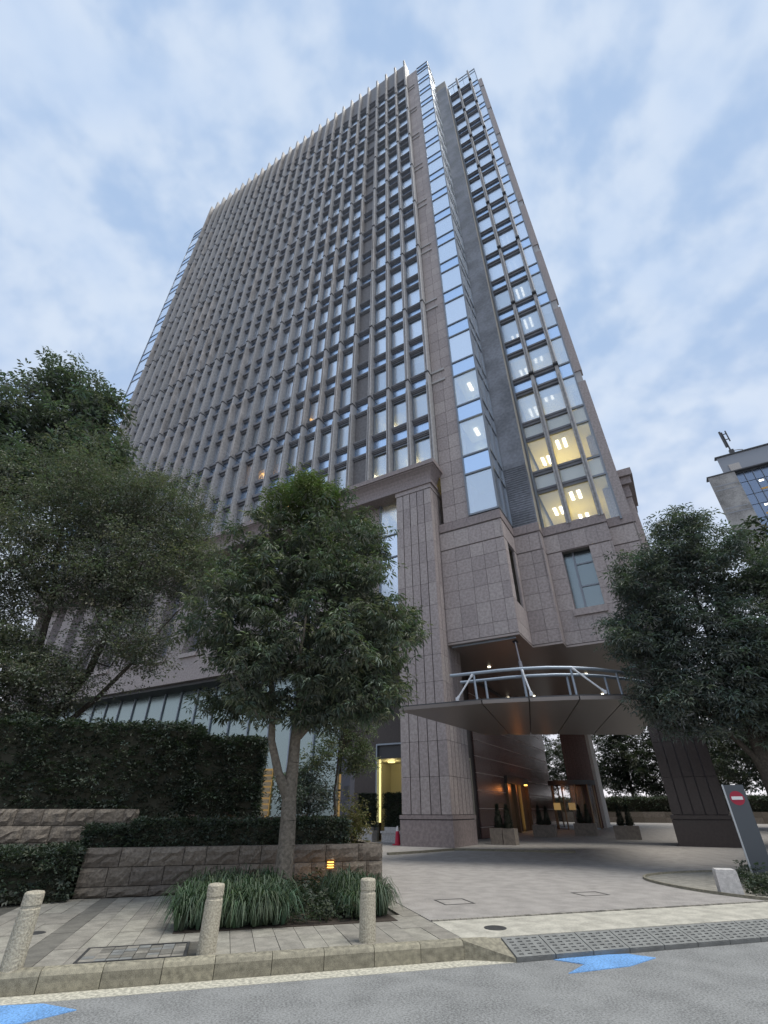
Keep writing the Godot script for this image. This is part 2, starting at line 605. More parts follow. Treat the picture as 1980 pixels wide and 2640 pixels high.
	# low kerb along the tower's platform
	var kl := [Vector3(-11.33, 0, -20.2), Vector3(-10.7, 0, -21.7), Vector3(-10.05, 0, -23.9), Vector3(-8.0, 0, -24.4), Vector3(-5.0, 0, -25.0)]
	var kb := MB.new()
	for i in kl.size() - 1:
		var d: Vector3 = kl[i + 1] - kl[i]
		kb.obox(Transform3D(Basis(UP, atan2(-d.z, d.x)), (kl[i] + kl[i + 1]) / 2 + UP * 0.035), Vector3(d.length() + 0.05, 0.09, 0.14))
	structure("platform_kerb", kb.mesh(), M.kerb_stone_b)


# ---------------------------------------------------------------- tower
func panels(parent: Node, called: String, o: Vector3, a: Vector3, us: Array, vs: Array, nrm: Vector3, kinds: Array, gap := 0.014, thick := 0.06, skip := [], bed := 0.014) -> void:
	# stone panels on a wall: o is the wall's foot, a runs along it, up is up; each panel stands 'thick' proud of the backing
	for i in us.size() - 1:
		for j in vs.size() - 1:
			if skip and us[i] >= skip[0] and us[i + 1] <= skip[1] and vs[j] >= skip[2] and vs[j + 1] <= skip[3]:
				continue
			var size := Vector3(us[i + 1] - us[i] - gap, vs[j + 1] - vs[j] - bed, thick)
			var c: Vector3 = o + a * ((us[i] + us[i + 1]) / 2) + UP * ((vs[j] + vs[j + 1]) / 2) + nrm * (thick / 2)
			put(parent, called, unit_box, M[kinds[rng.randi() % kinds.size()]], Transform3D(Basis(a * size.x, UP * size.y, nrm * size.z), c))


func spans(lo: float, hi: float, n: int) -> Array:
	var r := []
	for i in n + 1:
		r.append(lerpf(lo, hi, i / float(n)))
	return r


func fin_mesh(h: float, w: float, d: float) -> ArrayMesh:  # standing on y = 0, front at z = d, two front ribs with a groove between
	var mb := MB.new()
	var poly := PackedVector2Array([Vector2(-w / 2, 0), Vector2(w / 2, 0), Vector2(w / 2, d - 0.03), Vector2(w / 2 - 0.03, d), Vector2(0.035, d), Vector2(0.035, d - 0.09), Vector2(-0.035, d - 0.09), Vector2(-0.035, d), Vector2(-w / 2 + 0.03, d), Vector2(-w / 2, d - 0.03)])
	# (x, z) seen from above is clockwise in a right-handed view, so push downwards from the top
	mb.prism(poly, Vector3(0, h, 0), Vector3(1, 0, 0), Vector3(0, 0, 1), Vector3(0, -h, 0))
	return mb.mesh()


func ledge_mesh(w: float) -> ArrayMesh:  # stepped sill beam, front at z = 0.36
	var mb := MB.new()
	var prof := PackedVector2Array([Vector2(0, -0.26), Vector2(0.12, -0.26), Vector2(0.12, -0.15), Vector2(0.24, -0.15), Vector2(0.24, -0.04), Vector2(0.34, -0.04), Vector2(0.34, 0.06), Vector2(0.39, 0.07), Vector2(0.39, 0.2), Vector2(0.37, 0.24), Vector2(0, 0.24)])
	mb.prism(prof, Vector3(w / 2, 0, 0), Vector3(0, 0, 1), UP, Vector3(-w, 0, 0))
	return mb.mesh()


func build_tower() -> void:
	var T := thing("office_tower", "tall stone and glass office tower with rows of vertical fins", "building")
	var zg := -26.6     # main glass plane
	# --- fins on the main front, in lengths of two storeys
	var cuts := [[23.2, 32.75]]
	for k in 7:
		cuts.append([34.1 + k * FLOOR * 2, 32.75 + (k + 1) * FLOOR * 2])
	cuts.append([34.1 + 7 * FLOOR * 2, 121.9])
	var fm := []
	for c in cuts:
		fm.append(fin_mesh(c[1] - c[0], 0.31, 0.83))
	var cap_mb := MB.new()
	cap_mb.box(Vector3(-0.18, -0.1, 0.4), Vector3(0.18, 0.0, 0.86))
	var cap_m := cap_mb.mesh()
	var link_mb := MB.new()
	link_mb.box(Vector3(-0.13, -1.35, 0.0), Vector3(0.13, -0.1, 0.76))
	var link_m := link_mb.mesh()
	for i in 27:
		var x := FIN_LAST - i * FIN_STEP
		for k in cuts.size():
			var f := put(T, "fin", fm[k], M[["fin_stone", "fin_stone", "fin_stone_b", "fin_stone_c"][rng.randi() % 4]], Transform3D(Basis(), Vector3(x, cuts[k][0], zg)))
			if k > 0:
				put(f, "cap", cap_m, M.cap_metal)
				put(f, "link", link_m, M.node_metal)
	# --- windows and ledges between the fins
	var lw := FIN_STEP - 0.31
	var led := ledge_mesh(lw)
	var far_ledges := MB.new()
	var far_tall := MB.new()
	var far_short := MB.new()
	var far_frames := MB.new()
	var frame := MB.new()
	for e in [[-lw / 2, -lw / 2 + 0.07], [lw / 2 - 0.07, lw / 2]]:
		frame.box(Vector3(e[0], -1.4, 0.0), Vector3(e[1], 1.4, 0.14))
	frame.box(Vector3(-lw / 2 + 0.07, 1.32, 0.0), Vector3(lw / 2 - 0.07, 1.4, 0.14))
	frame.box(Vector3(-lw / 2 + 0.07, -1.4, 0.0), Vector3(lw / 2 - 0.07, -1.32, 0.14))
	var frame_m := frame.mesh()
	for b in 26:
		var x := FIN_LAST - (b + 0.5) * FIN_STEP
		for f in range(1, 18):
			var L := LEDGE0 + f * FLOOR
			var lo := L - 3.3 if f > 1 else 23.0
			var near := b < 8
			if near:
				put(T, "ledge", led, M.ledge_metal, Transform3D(Basis(), Vector3(x, L, zg)))
				put(T, "ledge", led, M.ledge_metal, Transform3D(Basis(), Vector3(x, L + 1.72, zg)))
			else:
				for yy in [L, L + 1.72]:
					far_ledges.box(Vector3(x - lw / 2, yy - 0.22, zg), Vector3(x + lw / 2, yy - 0.04, zg + 0.18))
					far_ledges.box(Vector3(x - lw / 2, yy - 0.04, zg), Vector3(x + lw / 2, yy + 0.24, zg + 0.38))
			if b == 3:
				slab(T, "dark_panel", Vector3(x - lw / 2, lo, zg + 0.02), Vector3(x + lw / 2, L - 0.22, zg + 0.12), M.dark_panel)
				slab(T, "transom_pane", Vector3(x - lw / 2, L + 0.24, zg), Vector3(x + lw / 2, L + 1.5, zg + 0.02), M.glass_short)
			elif b < 14:
				slab(T, "window_pane", Vector3(x - lw / 2, lo, zg), Vector3(x + lw / 2, L - 0.22, zg + 0.02), M.glass_lit if f < 4 and b < 12 else M.glass)
				slab(T, "transom_pane", Vector3(x - lw / 2, L + 0.24, zg), Vector3(x + lw / 2, L + 1.5, zg + 0.02), M.glass_short)
				if rng.randf() < 0.4:
					var drop := rng.randf_range(0.3, 2.2)
					slab(T, "blind", Vector3(x - lw / 2 + 0.05, L - 0.3 - drop, zg - 0.12), Vector3(x + lw / 2 - 0.05, L - 0.26, zg - 0.1), M.blind)
				if b < 8:
					put(T, "window_frame", frame_m, M.mullion, Transform3D(Basis.from_scale(Vector3(1, (L - 0.22 - lo) / 2.8, 1)), Vector3(x, (lo + L - 0.22) / 2, zg + 0.03)))
			else:
				far_tall.box(Vector3(x - lw / 2, lo, zg), Vector3(x + lw / 2, L - 0.22, zg + 0.02))
				far_short.box(Vector3(x - lw / 2, L + 0.24, zg), Vector3(x + lw / 2, L + 1.5, zg + 0.02))
	add(T, "far_ledges", far_ledges, M.ledge_metal).set_meta("kind", "stuff")
	add(T, "far_window_panes", far_tall, M.glass).set_meta("kind", "stuff")
	add(T, "far_transom_panes", far_short, M.glass_short).set_meta("kind", "stuff")
	# --- storeys behind the glass
	for f in range(0, 18):
		var L := LEDGE0 + f * FLOOR
		if f > 0:
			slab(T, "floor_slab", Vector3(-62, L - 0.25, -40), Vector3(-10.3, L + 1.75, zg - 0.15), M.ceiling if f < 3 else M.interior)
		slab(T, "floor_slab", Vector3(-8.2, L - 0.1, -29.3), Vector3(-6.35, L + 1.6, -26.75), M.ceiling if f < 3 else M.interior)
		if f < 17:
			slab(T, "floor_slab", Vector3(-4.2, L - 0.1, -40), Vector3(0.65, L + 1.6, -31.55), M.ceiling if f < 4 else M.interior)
	slab(T, "floor_slab", Vector3(-4.2, 17.0, -40), Vector3(0.65, 18.3, -31.6), M.interior)
	slab(T, "core_wall", Vector3(-61, 20, -58), Vector3(-10.5, 121, -40), M.interior)
	slab(T, "core_wall", Vector3(-10.2, 10.4, -58), Vector3(-4.4, 112, -29.75), M.interior)
	slab(T, "core_wall", Vector3(-4.3, 10.4, -58), Vector3(0.7, 108.2, -40), M.interior)
	# parapet between the fins
	slab(T, "parapet", Vector3(-62.6, LEDGE0 + 17 * FLOOR + 2.1, -27.6), Vector3(-10.24, 121.6, -26.4), M.dark_panel)
	# --- plain stone strip beside the fins
	var strip := slab(T, "stone_strip", Vector3(-10.24, 18.5, -27.6), Vector3(-8.3, 114.7, -26.56), M.grout)
	strip.name = "strip_backing"
	var sw := Node3D.new()
	sw.name = "stone_strip"
	T.add_child(sw)
	var vs := [18.62]
	var y := 18.62
	while y < 114.0:
		y += FLOOR / 4
		vs.append(minf(y, 114.7))
	panels(sw, "panel", Vector3(0, 0, -26.56), Vector3(1, 0, 0), [-10.24, -9.28, -8.33], vs, Vector3(0, 0, 1), ["granite", "granite", "granite_b", "granite_c"], 0.026, 0.06, [], 0.03)
	for k in 8:
		var yc := 33.6 + k * FLOOR * 2
		for dy in [-0.64, 0.62]:
			slab(T, "strip_bar", Vector3(-10.24, yc + dy - 0.11, -26.5), Vector3(-9.0, yc + dy + 0.11, -26.38), M.node_metal)
	# --- glass corner boxes
	glass_box(T, -8.3, -6.2, -26.5, -29.5, 18.72, 114.9, true)
	glass_box(T, -66.0, -62.4, -26.5, -29.5, 23.4, 114.9, false)
	# grey wall set back beside the glass box
	var gw := Node3D.new()
	gw.name = "grey_wall"
	T.add_child(gw)
	var gv := [18.6, 24.2]
	while gv[-1] < 108:
		gv.append(minf(gv[-1] + FLOOR, 109.6))
	panels(gw, "panel", Vector3(0, 0, -29.72), Vector3(1, 0, 0), [-6.18, -4.35], gv, Vector3(0, 0, 1), ["grey_panel"], 0.05, 0.2)
	# ribs on the lowest length of the grey wall
	for k in 26:
		slab(gw, "rib", Vector3(-6.1, 18.75 + k * 0.2, -29.52), Vector3(-4.45, 18.84 + k * 0.2, -29.48), M.grey_panel)
	# --- second glazed bay, set further back
	right_bay(T)
	# --- cornice and stone base
	podium(T)
	lobby(T)
	canopy(T)


func glass_box(T: Node, x0: float, x1: float, z0: float, z1: float, y0: float, y1: float, side: bool) -> void:
	var B := Node3D.new()
	B.name = numbered(T, "glass_corner")
	T.add_child(B)
	var levels := [y0]
	for f in range(0, 18):
		for d in [0.0, 1.72]:
			var l: float = LEDGE0 + f * FLOOR + d
			if l > y0 + 0.5 and l < y1 - 0.5:
				levels.append(l)
	levels.append(y1 - 1.9)
	levels.append(y1)
	levels.sort()
	for i in levels.size() - 1:
		var lo: float = levels[i]
		var hi: float = levels[i + 1]
		var short := hi - lo < 2.2
		var low := lo < 31.0 and side
		slab(B, "transom_pane" if short else "pane", Vector3(x0 + 0.04, lo, z0 - 0.03), Vector3(x1 - 0.02, hi, z0), M.glass_short if short else (M.glass_lit if low else M.glass))
		if side:
			for c in 2:
				slab(B, "side_pane", Vector3(x1 - 0.03, lo, lerpf(z0, z1, c * 0.5) - 1.46), Vector3(x1, hi, lerpf(z0, z1, c * 0.5) - 0.04), M.glass)
		slab(B, "mullion", Vector3(x0, lo - 0.07, z0 - 0.1), Vector3(x1 + 0.03, lo + 0.07, z0 + 0.08), M.mullion)
		if side:
			slab(B, "mullion", Vector3(x1 - 0.1, lo - 0.07, z1), Vector3(x1 + 0.06, lo + 0.07, z0 - 0.1), M.mullion)
	slab(B, "mullion", Vector3(x0, y1 - 0.1, z0 - 0.1), Vector3(x1 + 0.03, y1 + 0.08, z0 + 0.08), M.mullion)
	slab(B, "upright", Vector3(x0 - 0.05, y0, z0 - 0.1), Vector3(x0 + 0.04, y1, z0 + 0.1), M.mullion)
	slab(B, "upright", Vector3(x1 - 0.09, y0, z0 - 0.09), Vector3(x1 + 0.04, y1, z0 + 0.09), M.mullion)
	if side:
		slab(B, "upright", Vector3(x1 - 0.08, y0, lerpf(z0, z1, 0.5) - 0.06), Vector3(x1 + 0.08, y1, lerpf(z0, z1, 0.5) + 0.06), M.mullion)
		slab(B, "upright", Vector3(x1 - 0.08, y0, z1 - 0.02), Vector3(x1 + 0.08, y1, z1 + 0.1), M.mullion)
		slab(B, "mullion", Vector3(x1 - 0.1, y1 - 0.1, z1), Vector3(x1 + 0.06, y1 + 0.08, z0 - 0.1), M.mullion)


func right_bay(T: Node) -> void:
	var zg := -31.4
	var B := Node3D.new()
	B.name = "glazed_bay"
	T.add_child(B)
	var bays := [[-4.2, -2.66], [-2.3, -0.54], [-0.2, 0.78]]
	for f in range(0, 17):
		var L := LEDGE0 + f * FLOOR
		var lo := L - 3.36 if f > 0 else 18.55
		for k in 3:
			var x0: float = bays[k][0]
			var x1: float = bays[k][1]
			var gm: Material = M.glass_clear if f < 2 else (M.glass_lit if f < 6 else M.glass)
			slab(B, "pane", Vector3(x0, lo, zg - 0.02), Vector3(x1, L - 0.1, zg), gm)
			if f > 1 and rng.randf() < 0.35:
				slab(B, "blind", Vector3(x0 + 0.04, L - 0.1 - rng.randf_range(0.4, 2.4), zg - 0.14), Vector3(x1 - 0.04, L - 0.12, zg - 0.12), M.blind)
			slab(B, "transom_pane", Vector3(x0, L + 0.1, zg - 0.02), Vector3(x1, L + 1.62, zg), M.glass_clear if f < 2 else M.glass_short)
			if k < 2:
				for yy in [L, L + 1.72]:
					var d := 0.28 if f > 1 else 0.16
					slab(B, "ledge", Vector3(x0, yy - 0.22, zg - 0.05), Vector3(x1, yy + 0.02, zg + d * 0.6), M.ledge_metal)
					slab(B, "ledge", Vector3(x0, yy + 0.02, zg - 0.05), Vector3(x1, yy + 0.22, zg + d), M.ledge_metal)
			else:
				for yy in [L, L + 1.72]:
					slab(B, "mullion", Vector3(x0, yy - 0.08, zg - 0.08), Vector3(x1 + 0.02, yy + 0.08, zg + 0.08), M.mullion)
	# the end face of the bay
	for f in range(0, 18):
		var L := LEDGE0 + f * FLOOR
		slab(B, "side_pane", Vector3(0.77, L - 3.4, -33.0), Vector3(0.8, L + 1.7, zg - 0.05), M.glass)
	slab(B, "upright", Vector3(0.72, 18.3, zg - 0.1), Vector3(0.84, 114.2, zg + 0.06), M.mullion)
	slab(B, "upright", Vector3(-4.36, 18.3, zg - 0.1), Vector3(-4.2, 111.5, zg + 0.5), M.mullion)
	# glass screen round the roof
	for k in 3:
		slab(B, "roof_screen", Vector3(bays[k][0] - 0.15, 108.4, zg - 0.02), Vector3(bays[k][1] + 0.15 - (0.15 if k == 2 else 0.0), 114.0, zg), M.screen_glass)
	slab(B, "screen_rail", Vector3(-4.3, 113.95, zg - 0.06), Vector3(0.82, 114.12, zg + 0.06), M.mullion)
	slab(B, "screen_rail", Vector3(-4.3, 112.7, zg - 0.05), Vector3(0.82, 112.82, zg + 0.05), M.mullion)
	for x in [-3.4, -1.5]:
		slab(B, "screen_post", Vector3(x - 0.05, 108.4, zg - 0.1), Vector3(x + 0.05, 114.0, zg - 0.03), M.mullion)
	# fins of the bay
	var seg := [[18.45, 32.75]]
	for k in 7:
		seg.append([34.1 + k * FLOOR * 2, 32.75 + (k + 1) * FLOOR * 2])
	seg.append([34.1 + 7 * FLOOR * 2, 112.2])
	for x in [-2.48, -0.37]:
		for s in seg:
			var fin := put(B, "fin", fin_mesh(s[1] - s[0], 0.34, 0.95), M.fin_stone_b, Transform3D(Basis(), Vector3(x, s[0], zg)))
			fin.material_override = M.node_metal if false else M.fin_stone_b
			if s[0] > 20:
				slab(B, "fin_cap", Vector3(x - 0.2, s[0] - 0.16, zg + 0.5), Vector3(x + 0.2, s[0] - 0.002, zg + 1.0), M.dark_metal)
				slab(B, "fin_link", Vector3(x - 0.14, s[0] - 1.35, zg - 0.03), Vector3(x + 0.14, s[0] - 0.16, zg + 0.7), M.node_metal)
	# stone corner turning to the tower's other side
	for s in seg:
		slab(T, "corner_stone", Vector3(0.86, s[0], -33.2), Vector3(1.5, s[1] if s[1] < 112 else 111.3, -32.4), M.granite_b)
		if s[0] > 20:
			slab(T, "corner_stone_link", Vector3(0.86, s[0] - 1.35, -33.1), Vector3(1.36, s[0], -32.5), M.node_metal)
	slab(T, "end_wall", Vector3(0.2, 10.4, -58), Vector3(1.1, 111, -33.2), M.granite)
	# rooms: ceiling lights seen through the low windows
	for f in range(0, 8):
		var L := LEDGE0 + f * FLOOR
		var lamps := [[-1.97, -33.0], [-1.43, -33.0], [-1.96, -36.7], [-1.42, -36.7], [-3.58, -34.65], [-3.09, -34.65]]
		if f >= 2:
			lamps = [[-1.97, -32.6], [-1.43, -32.6], [-3.6, -33.9], [-3.1, -33.9]] if f < 5 else [[-1.97, -32.6], [-1.43, -32.6]]
		for p in lamps:
			slab(B, "ceiling_lamp", Vector3(p[0] - 0.11, L - 0.14, p[1] - 0.62), Vector3(p[0] + 0.11, L - 0.11, p[1] + 0.62), M.lamp_white if f < 2 else M.lamp_soft)
		if f < 4:
			var o := OmniLight3D.new()
			o.name = "room_light"
			o.position = Vector3(-2.2, L - 2.1, -35.0)
			o.light_color = Color(1.0, 0.90, 0.52)
			o.light_energy = 2.4 if f < 2 else 1.3
			o.omni_range = 30
			o.omni_attenuation = 2.0
			o.light_size = 0.9
			o.shadow_enabled = true
			B.add_child(o, true)
	for f in range(1, 3):
		var L := LEDGE0 + f * FLOOR
		slab(B, "ceiling_lamp", Vector3(-7.5, L - 0.16, -28.6), Vector3(-7.2, L - 0.12, -27.6), M.lamp_white)
		var o := OmniLight3D.new()
		o.name = "room_light"
		o.position = Vector3(-7.3, L - 1.9, -28.3)
		o.light_color = Color(1.0, 0.95, 0.74)
		o.light_energy = 0.45
		o.omni_range = 30
		o.omni_attenuation = 2.0
		o.light_size = 0.4
		o.shadow_enabled = true
		B.add_child(o, true)
	# a few lit offices on the main front
	for q in [[1, -13.4, -29.0], [1, -17.5, -29.5], [2, -15.5, -29.3], [1, -27.5, -29.0], [2, -31.5, -29.0], [3, -25.5, -29.0]]:
		var L: float = LEDGE0 + q[0] * FLOOR
		slab(B, "ceiling_lamp", Vector3(q[1] - 0.15, L - 0.32, q[2] - 0.7), Vector3(q[1] + 0.15, L - 0.27, q[2] + 0.7), M.lamp_warm if q[1] < -20 else M.lamp_white)
		var o := OmniLight3D.new()
		o.name = "room_light"
		o.position = Vector3(q[1], L - 0.7, q[2])
		o.light_color = Color(1.0, 0.72, 0.38) if q[1] < -20 else Color(1.0, 0.92, 0.66)
		o.light_energy = 0.8
		o.omni_range = 30
		o.omni_attenuation = 2.0
		o.light_size = 0.4
		o.shadow_enabled = true
		B.add_child(o, true)


func pillar(T: Node, x0: float, x1: float, z0: float, z1: float, top: float, kinds: Array, base: String) -> void:
	var P := Node3D.new()
	P.name = numbered(T, "pillar")
	T.add_child(P)
	slab(P, "pillar_core", Vector3(x0 + 0.07, 1.3, z1 + 0.07), Vector3(x1 - 0.07, top, z0 - 0.07), M.joint)
	var vs := [1.33, 3.0, 4.68]
	while vs[-1] < top - 0.8:
		vs.append(minf(vs[-1] + 1.53, top))
	vs[-1] = top
	panels(P, "panel", Vector3(0, 0, z0 - 0.07), Vector3(1, 0, 0), spans(x0, x1, 5), vs, Vector3(0, 0, 1), kinds, 0.055, 0.07, [], 0.018)
	panels(P, "panel", Vector3(x1 - 0.07, 0, 0), Vector3(0, 0, 1), spans(z1, z0, 6), vs, Vector3(1, 0, 0), kinds, 0.05, 0.07, [], 0.018)
	slab(P, "plinth", Vector3(x0 - 0.06, 0, z1 - 0.06), Vector3(x1 + 0.06, 1.1, z0 + 0.06), M[base])
	slab(P, "plinth_groove", Vector3(x0, 1.1, z1), Vector3(x1, 1.14, z0), M.joint)
	slab(P, "plinth_cap", Vector3(x0 - 0.08, 1.14, z1 - 0.08), Vector3(x1 + 0.08, 1.31, z0 + 0.08), M[base])


func podium(T: Node) -> void:
	var stone := ["granite", "granite", "granite_b", "granite_c"]
	pillar(T, -13.45, -10.64, -25.4, -28.5, 21.25, stone, "base_granite")
	slab(T, "pillar_neck", Vector3(-13.5, 21.28, -28.5), Vector3(-10.6, 21.75, -25.36), M.granite)
	# cornice: one moulding that runs along the front and turns the corner
	var prof := [[1.1, 21.62], [1.24, 21.64], [1.24, 21.86], [1.14, 21.9], [1.16, 22.1], [1.22, 22.35], [1.34, 22.6], [1.52, 22.82], [1.62, 22.9], [1.62, 22.98], [1.72, 23.0], [1.72, 23.36], [0.0, 23.42]]
	var mb := MB.new()
	for i in prof.size() - 1:
		var d0: float = prof[i][0]
		var y0: float = prof[i][1]
		var d1: float = prof[i + 1][0]
		var y1: float = prof[i + 1][1]
		mb.quad(Vector3(-64, y0, -26.5 + d0), Vector3(-11.72 + d0, y0, -26.5 + d0), Vector3(-11.72 + d1, y1, -26.5 + d1), Vector3(-64, y1, -26.5 + d1))
		mb.quad(Vector3(-11.72 + d0, y0, -26.5 + d0), Vector3(-11.72 + d0, y0, -26.56), Vector3(-11.72 + d1, y1, -26.56), Vector3(-11.72 + d1, y1, -26.5 + d1))
	mb.quad(Vector3(-64, 21.62, -26.8), Vector3(-10.62, 21.62, -26.8), Vector3(-10.62, 21.62, -25.4), Vector3(-64, 21.62, -25.4))
	add(T, "cornice", mb, M.base_granite)
	# stone base under the glass corner and the bay: [o, axis, us, normal]
	var rows := [10.15, 10.95, 12.3, 13.4, 14.5, 15.5, 16.44]
	var B := Node3D.new()
	B.name = "stone_base"
	T.add_child(B)
	var faces := [
		[Vector3(0, 0, -26.56), Vector3(1, 0, 0), [-10.62, -9.58, -8.54, -7.64, -6.75, -6.2], Vector3(0, 0, 1)],
		[Vector3(-6.26, 0, 0), Vector3(0, 0, 1), [-29.5, -28.9, -27.3, -26.5], Vector3(1, 0, 0)],
		[Vector3(0, 0, -29.56), Vector3(1, 0, 0), [-6.2, -5.2, -4.38], Vector3(0, 0, 1)],
		[Vector3(-4.44, 0, 0), Vector3(0, 0, 1), [-30.55, -29.5], Vector3(1, 0, 0)],
		[Vector3(0, 0, -30.61), Vector3(1, 0, 0), [-4.38, -3.4, -2.5, -1.62, -0.9, -0.16], Vector3(0, 0, 1)],
		[Vector3(-0.22, 0, 0), Vector3(0, 0, 1), [-31.5, -30.55], Vector3(1, 0, 0)],
		[Vector3(0, 0, -31.56), Vector3(1, 0, 0), [-0.16, 0.7, 1.55], Vector3(0, 0, 1)],
		[Vector3(1.49, 0, 0), Vector3(0, 0, 1), [-36.5, -34.0, -31.5], Vector3(1, 0, 0)],
	]
	var hole := [-3.41, -1.61, 12.29, 16.45]
	var slot := [-28.91, -27.29, 12.29, 16.45]
	for i in faces.size():
		var F: Array = faces[i]
		panels(B, "panel", F[0], F[1], F[2], rows, F[3], stone, 0.02, 0.06, hole if i == 4 else (slot if i == 1 else []), 0.02)
		panels(B, "frieze_panel", F[0], F[1], F[2], [16.52, 17.82], F[3], stone, 0.013, 0.06)
		var u0: float = F[2][0]
		var u1: float = F[2][-1]
		var c: Vector3 = F[0] + F[1] * (u0 + u1) / 2
		# shadow grooves are real gaps over a dark backing; the sill course stands proud
		put(B, "backing", unit_box, M.grout, Transform3D(Basis(F[1] * (u1 - u0), UP * 2.1, F[3] * 0.1), c + UP * 17.5 - F[3] * 0.05))
		if i != 4 and i != 1:
			put(B, "backing", unit_box, M.grout, Transform3D(Basis(F[1] * (u1 - u0), UP * 6.3, F[3] * 0.1), c + UP * 13.3 - F[3] * 0.05))
		panels(B, "sill_course", F[0], F[1], F[2], [17.92, 18.6], F[3], ["base_granite"], 0.012, 0.09)
	# backing with the window opening and the slot
	for r in [[-4.38, -3.42, 10.15, 16.45], [-1.6, -0.16, 10.15, 16.45], [-3.42, -1.6, 10.15, 12.28]]:
		slab(B, "backing", Vector3(r[0], r[2], -30.71), Vector3(r[1], r[3], -30.61), M.grout)
	for r in [[-29.5, -28.9, 10.15, 16.45], [-27.3, -26.56, 10.15, 16.45], [-28.9, -27.3, 10.15, 12.28]]:
		slab(B, "backing", Vector3(-6.36, r[2], r[0]), Vector3(-6.26, r[3], r[1]), M.grout)
	slab(B, "slot_pane", Vector3(-6.62, 12.3, -28.9), Vector3(-6.6, 16.5, -27.3), M.glass)
	slab(B, "window_pane", Vector3(-3.42, 12.3, -31.2), Vector3(-1.6, 16.5, -31.18), M.dark_glass)
	slab(B, "window_room", Vector3(-3.6, 12.2, -32.4), Vector3(-1.5, 16.6, -32.2), M.interior)
	slab(B, "window_room", Vector3(-3.6, 16.52, -32.4), Vector3(-1.45, 16.7, -30.75), M.interior)
	slab(B, "window_bar", Vector3(-2.85, 12.3, -31.18), Vector3(-2.72, 16.5, -31.1), M.mullion)
	slab(B, "window_bar", Vector3(-2.72, 13.9, -31.18), Vector3(-1.6, 14.0, -31.12), M.mullion)
	slab(B, "window_bar", Vector3(-2.72, 15.5, -31.18), Vector3(-1.6, 15.6, -31.12), M.mullion)
	slab(B, "window_jamb", Vector3(-3.46, 12.28, -31.3), Vector3(-3.4, 16.5, -30.61), M.base_granite)
	slab(B, "window_jamb", Vector3(-1.62, 12.28, -31.3), Vector3(-1.56, 16.5, -30.61), M.base_granite)
	slab(B, "window_sill", Vector3(-3.52, 11.85, -31.2), Vector3(-1.5, 12.28, -30.42), M.granite)
	# soffit over the driveway, with recessed lamps
	var so := MB.new()
	so.prism(PackedVector2Array([Vector2(-10.62, -26.5), Vector2(-10.62, -56), Vector2(1.5, -56), Vector2(1.5, -31.5), Vector2(-0.16, -31.5), Vector2(-0.16, -30.55), Vector2(-4.38, -30.55), Vector2(-4.38, -29.5), Vector2(-6.2, -29.5), Vector2(-6.2, -26.5)]), Vector3(0, 10.12, 0), Vector3(1, 0, 0), Vector3(0, 0, 1), Vector3(0, -0.12, 0))
	add(B, "soffit", so, M.soffit)
	slab(B, "soffit", Vector3(-16, 10.02, -56), Vector3(-10.65, 10.14, -28.6), M.soffit)
	slab(B, "soffit_edge", Vector3(-10.5, 9.9, -26.86), Vector3(-6.5, 10.0, -26.8), M.steel)
	for p in [[-10.05, -32.5], [-9.86, -43.9], [-12.1, -43.7], [-4.5, -38.0], [-4.5, -46.0]]:
		var l := MB.new()
		l.lathe(Vector3(p[0], 9.95, p[1]), [Vector2(0.001, 0.0), Vector2(0.09, 0.0), Vector2(0.11, 0.05)], 14)
		add(B, "soffit_lamp", l, M.lamp_white)
	# cornice block over the far column
	for e in [[1.5, 2.0, 21.0, 22.0], [1.5, 2.25, 22.0, 22.6], [1.5, 2.45, 22.6, 23.2]]:
		slab(B, "side_cornice", Vector3(e[0], e[2], -38), Vector3(e[1], e[3], -33.4 + (e[1] - 2.0)), M.base_granite)
	slab(B, "side_pier", Vector3(1.5, 10.2, -37.5), Vector3(1.95, 21.0, -33.5), M.granite)
	# --- long left part of the base: piers, deep windows, sills
	var Q := Node3D.new()
	Q.name = "left_base"
	T.add_child(Q)
	slab(Q, "spandrel", Vector3(-64, 10.55, -27.6), Vector3(-15.25, 12.85, -26.5), M.granite)
	slab(Q, "lintel", Vector3(-64, 21.9, -27.6), Vector3(-13.5, 22.5, -26.45), M.granite)
	slab(Q, "rear_wall", Vector3(-64, 10.5, -36), Vector3(-13.4, 22.4, -35.7), M.interior)
	slab(Q, "rear_wall", Vector3(-64.2, 0, -36), Vector3(-63.9, 22.4, -26.6), M.granite)
	var x := -15.35
	var first := true
	while x > -62:
		var pier := 2.1
		slab(Q, "pier", Vector3(x - pier, 12.85, -27.6), Vector3(x, 21.9, -26.5), M.granite if rng.randf() < 0.6 else M.granite_b)
		slab(Q, "window_pane", Vector3(x - 4.02, 12.9, -27.5), Vector3(x - pier, 21.9, -27.46), M.glass)
		slab(Q, "window_sill", Vector3(x - 4.02 - 0.1, 12.55, -27.3), Vector3(x - pier + 0.1, 12.9, -26.32), M.granite_c)
		x -= 4.02
	# the window next to the pillar
	for r in [[10.6, 12.4], [12.5, 16.85], [16.95, 18.7], [18.8, 21.9]]:
		slab(Q, "window_pane", Vector3(-15.25, r[0], -26.32), Vector3(-13.5, r[1], -26.3), M.glass_lit if r[0] > 18 else M.glass)
		slab(Q, "window_bar", Vector3(-15.3, r[1], -26.38), Vector3(-13.5, r[1] + 0.1, -26.22), M.mullion)
	slab(Q, "window_bar", Vector3(-15.36, 10.5, -26.5), Vector3(-15.25, 21.9, -26.2), M.mullion)
	slab(Q, "room_ceiling", Vector3(-15.3, 21.6, -33), Vector3(-13.4, 21.75, -26.5), M.ceiling)
	slab(Q, "ceiling_lamp", Vector3(-14.6, 21.5, -29.2), Vector3(-14.3, 21.56, -27.6), M.lamp_white)
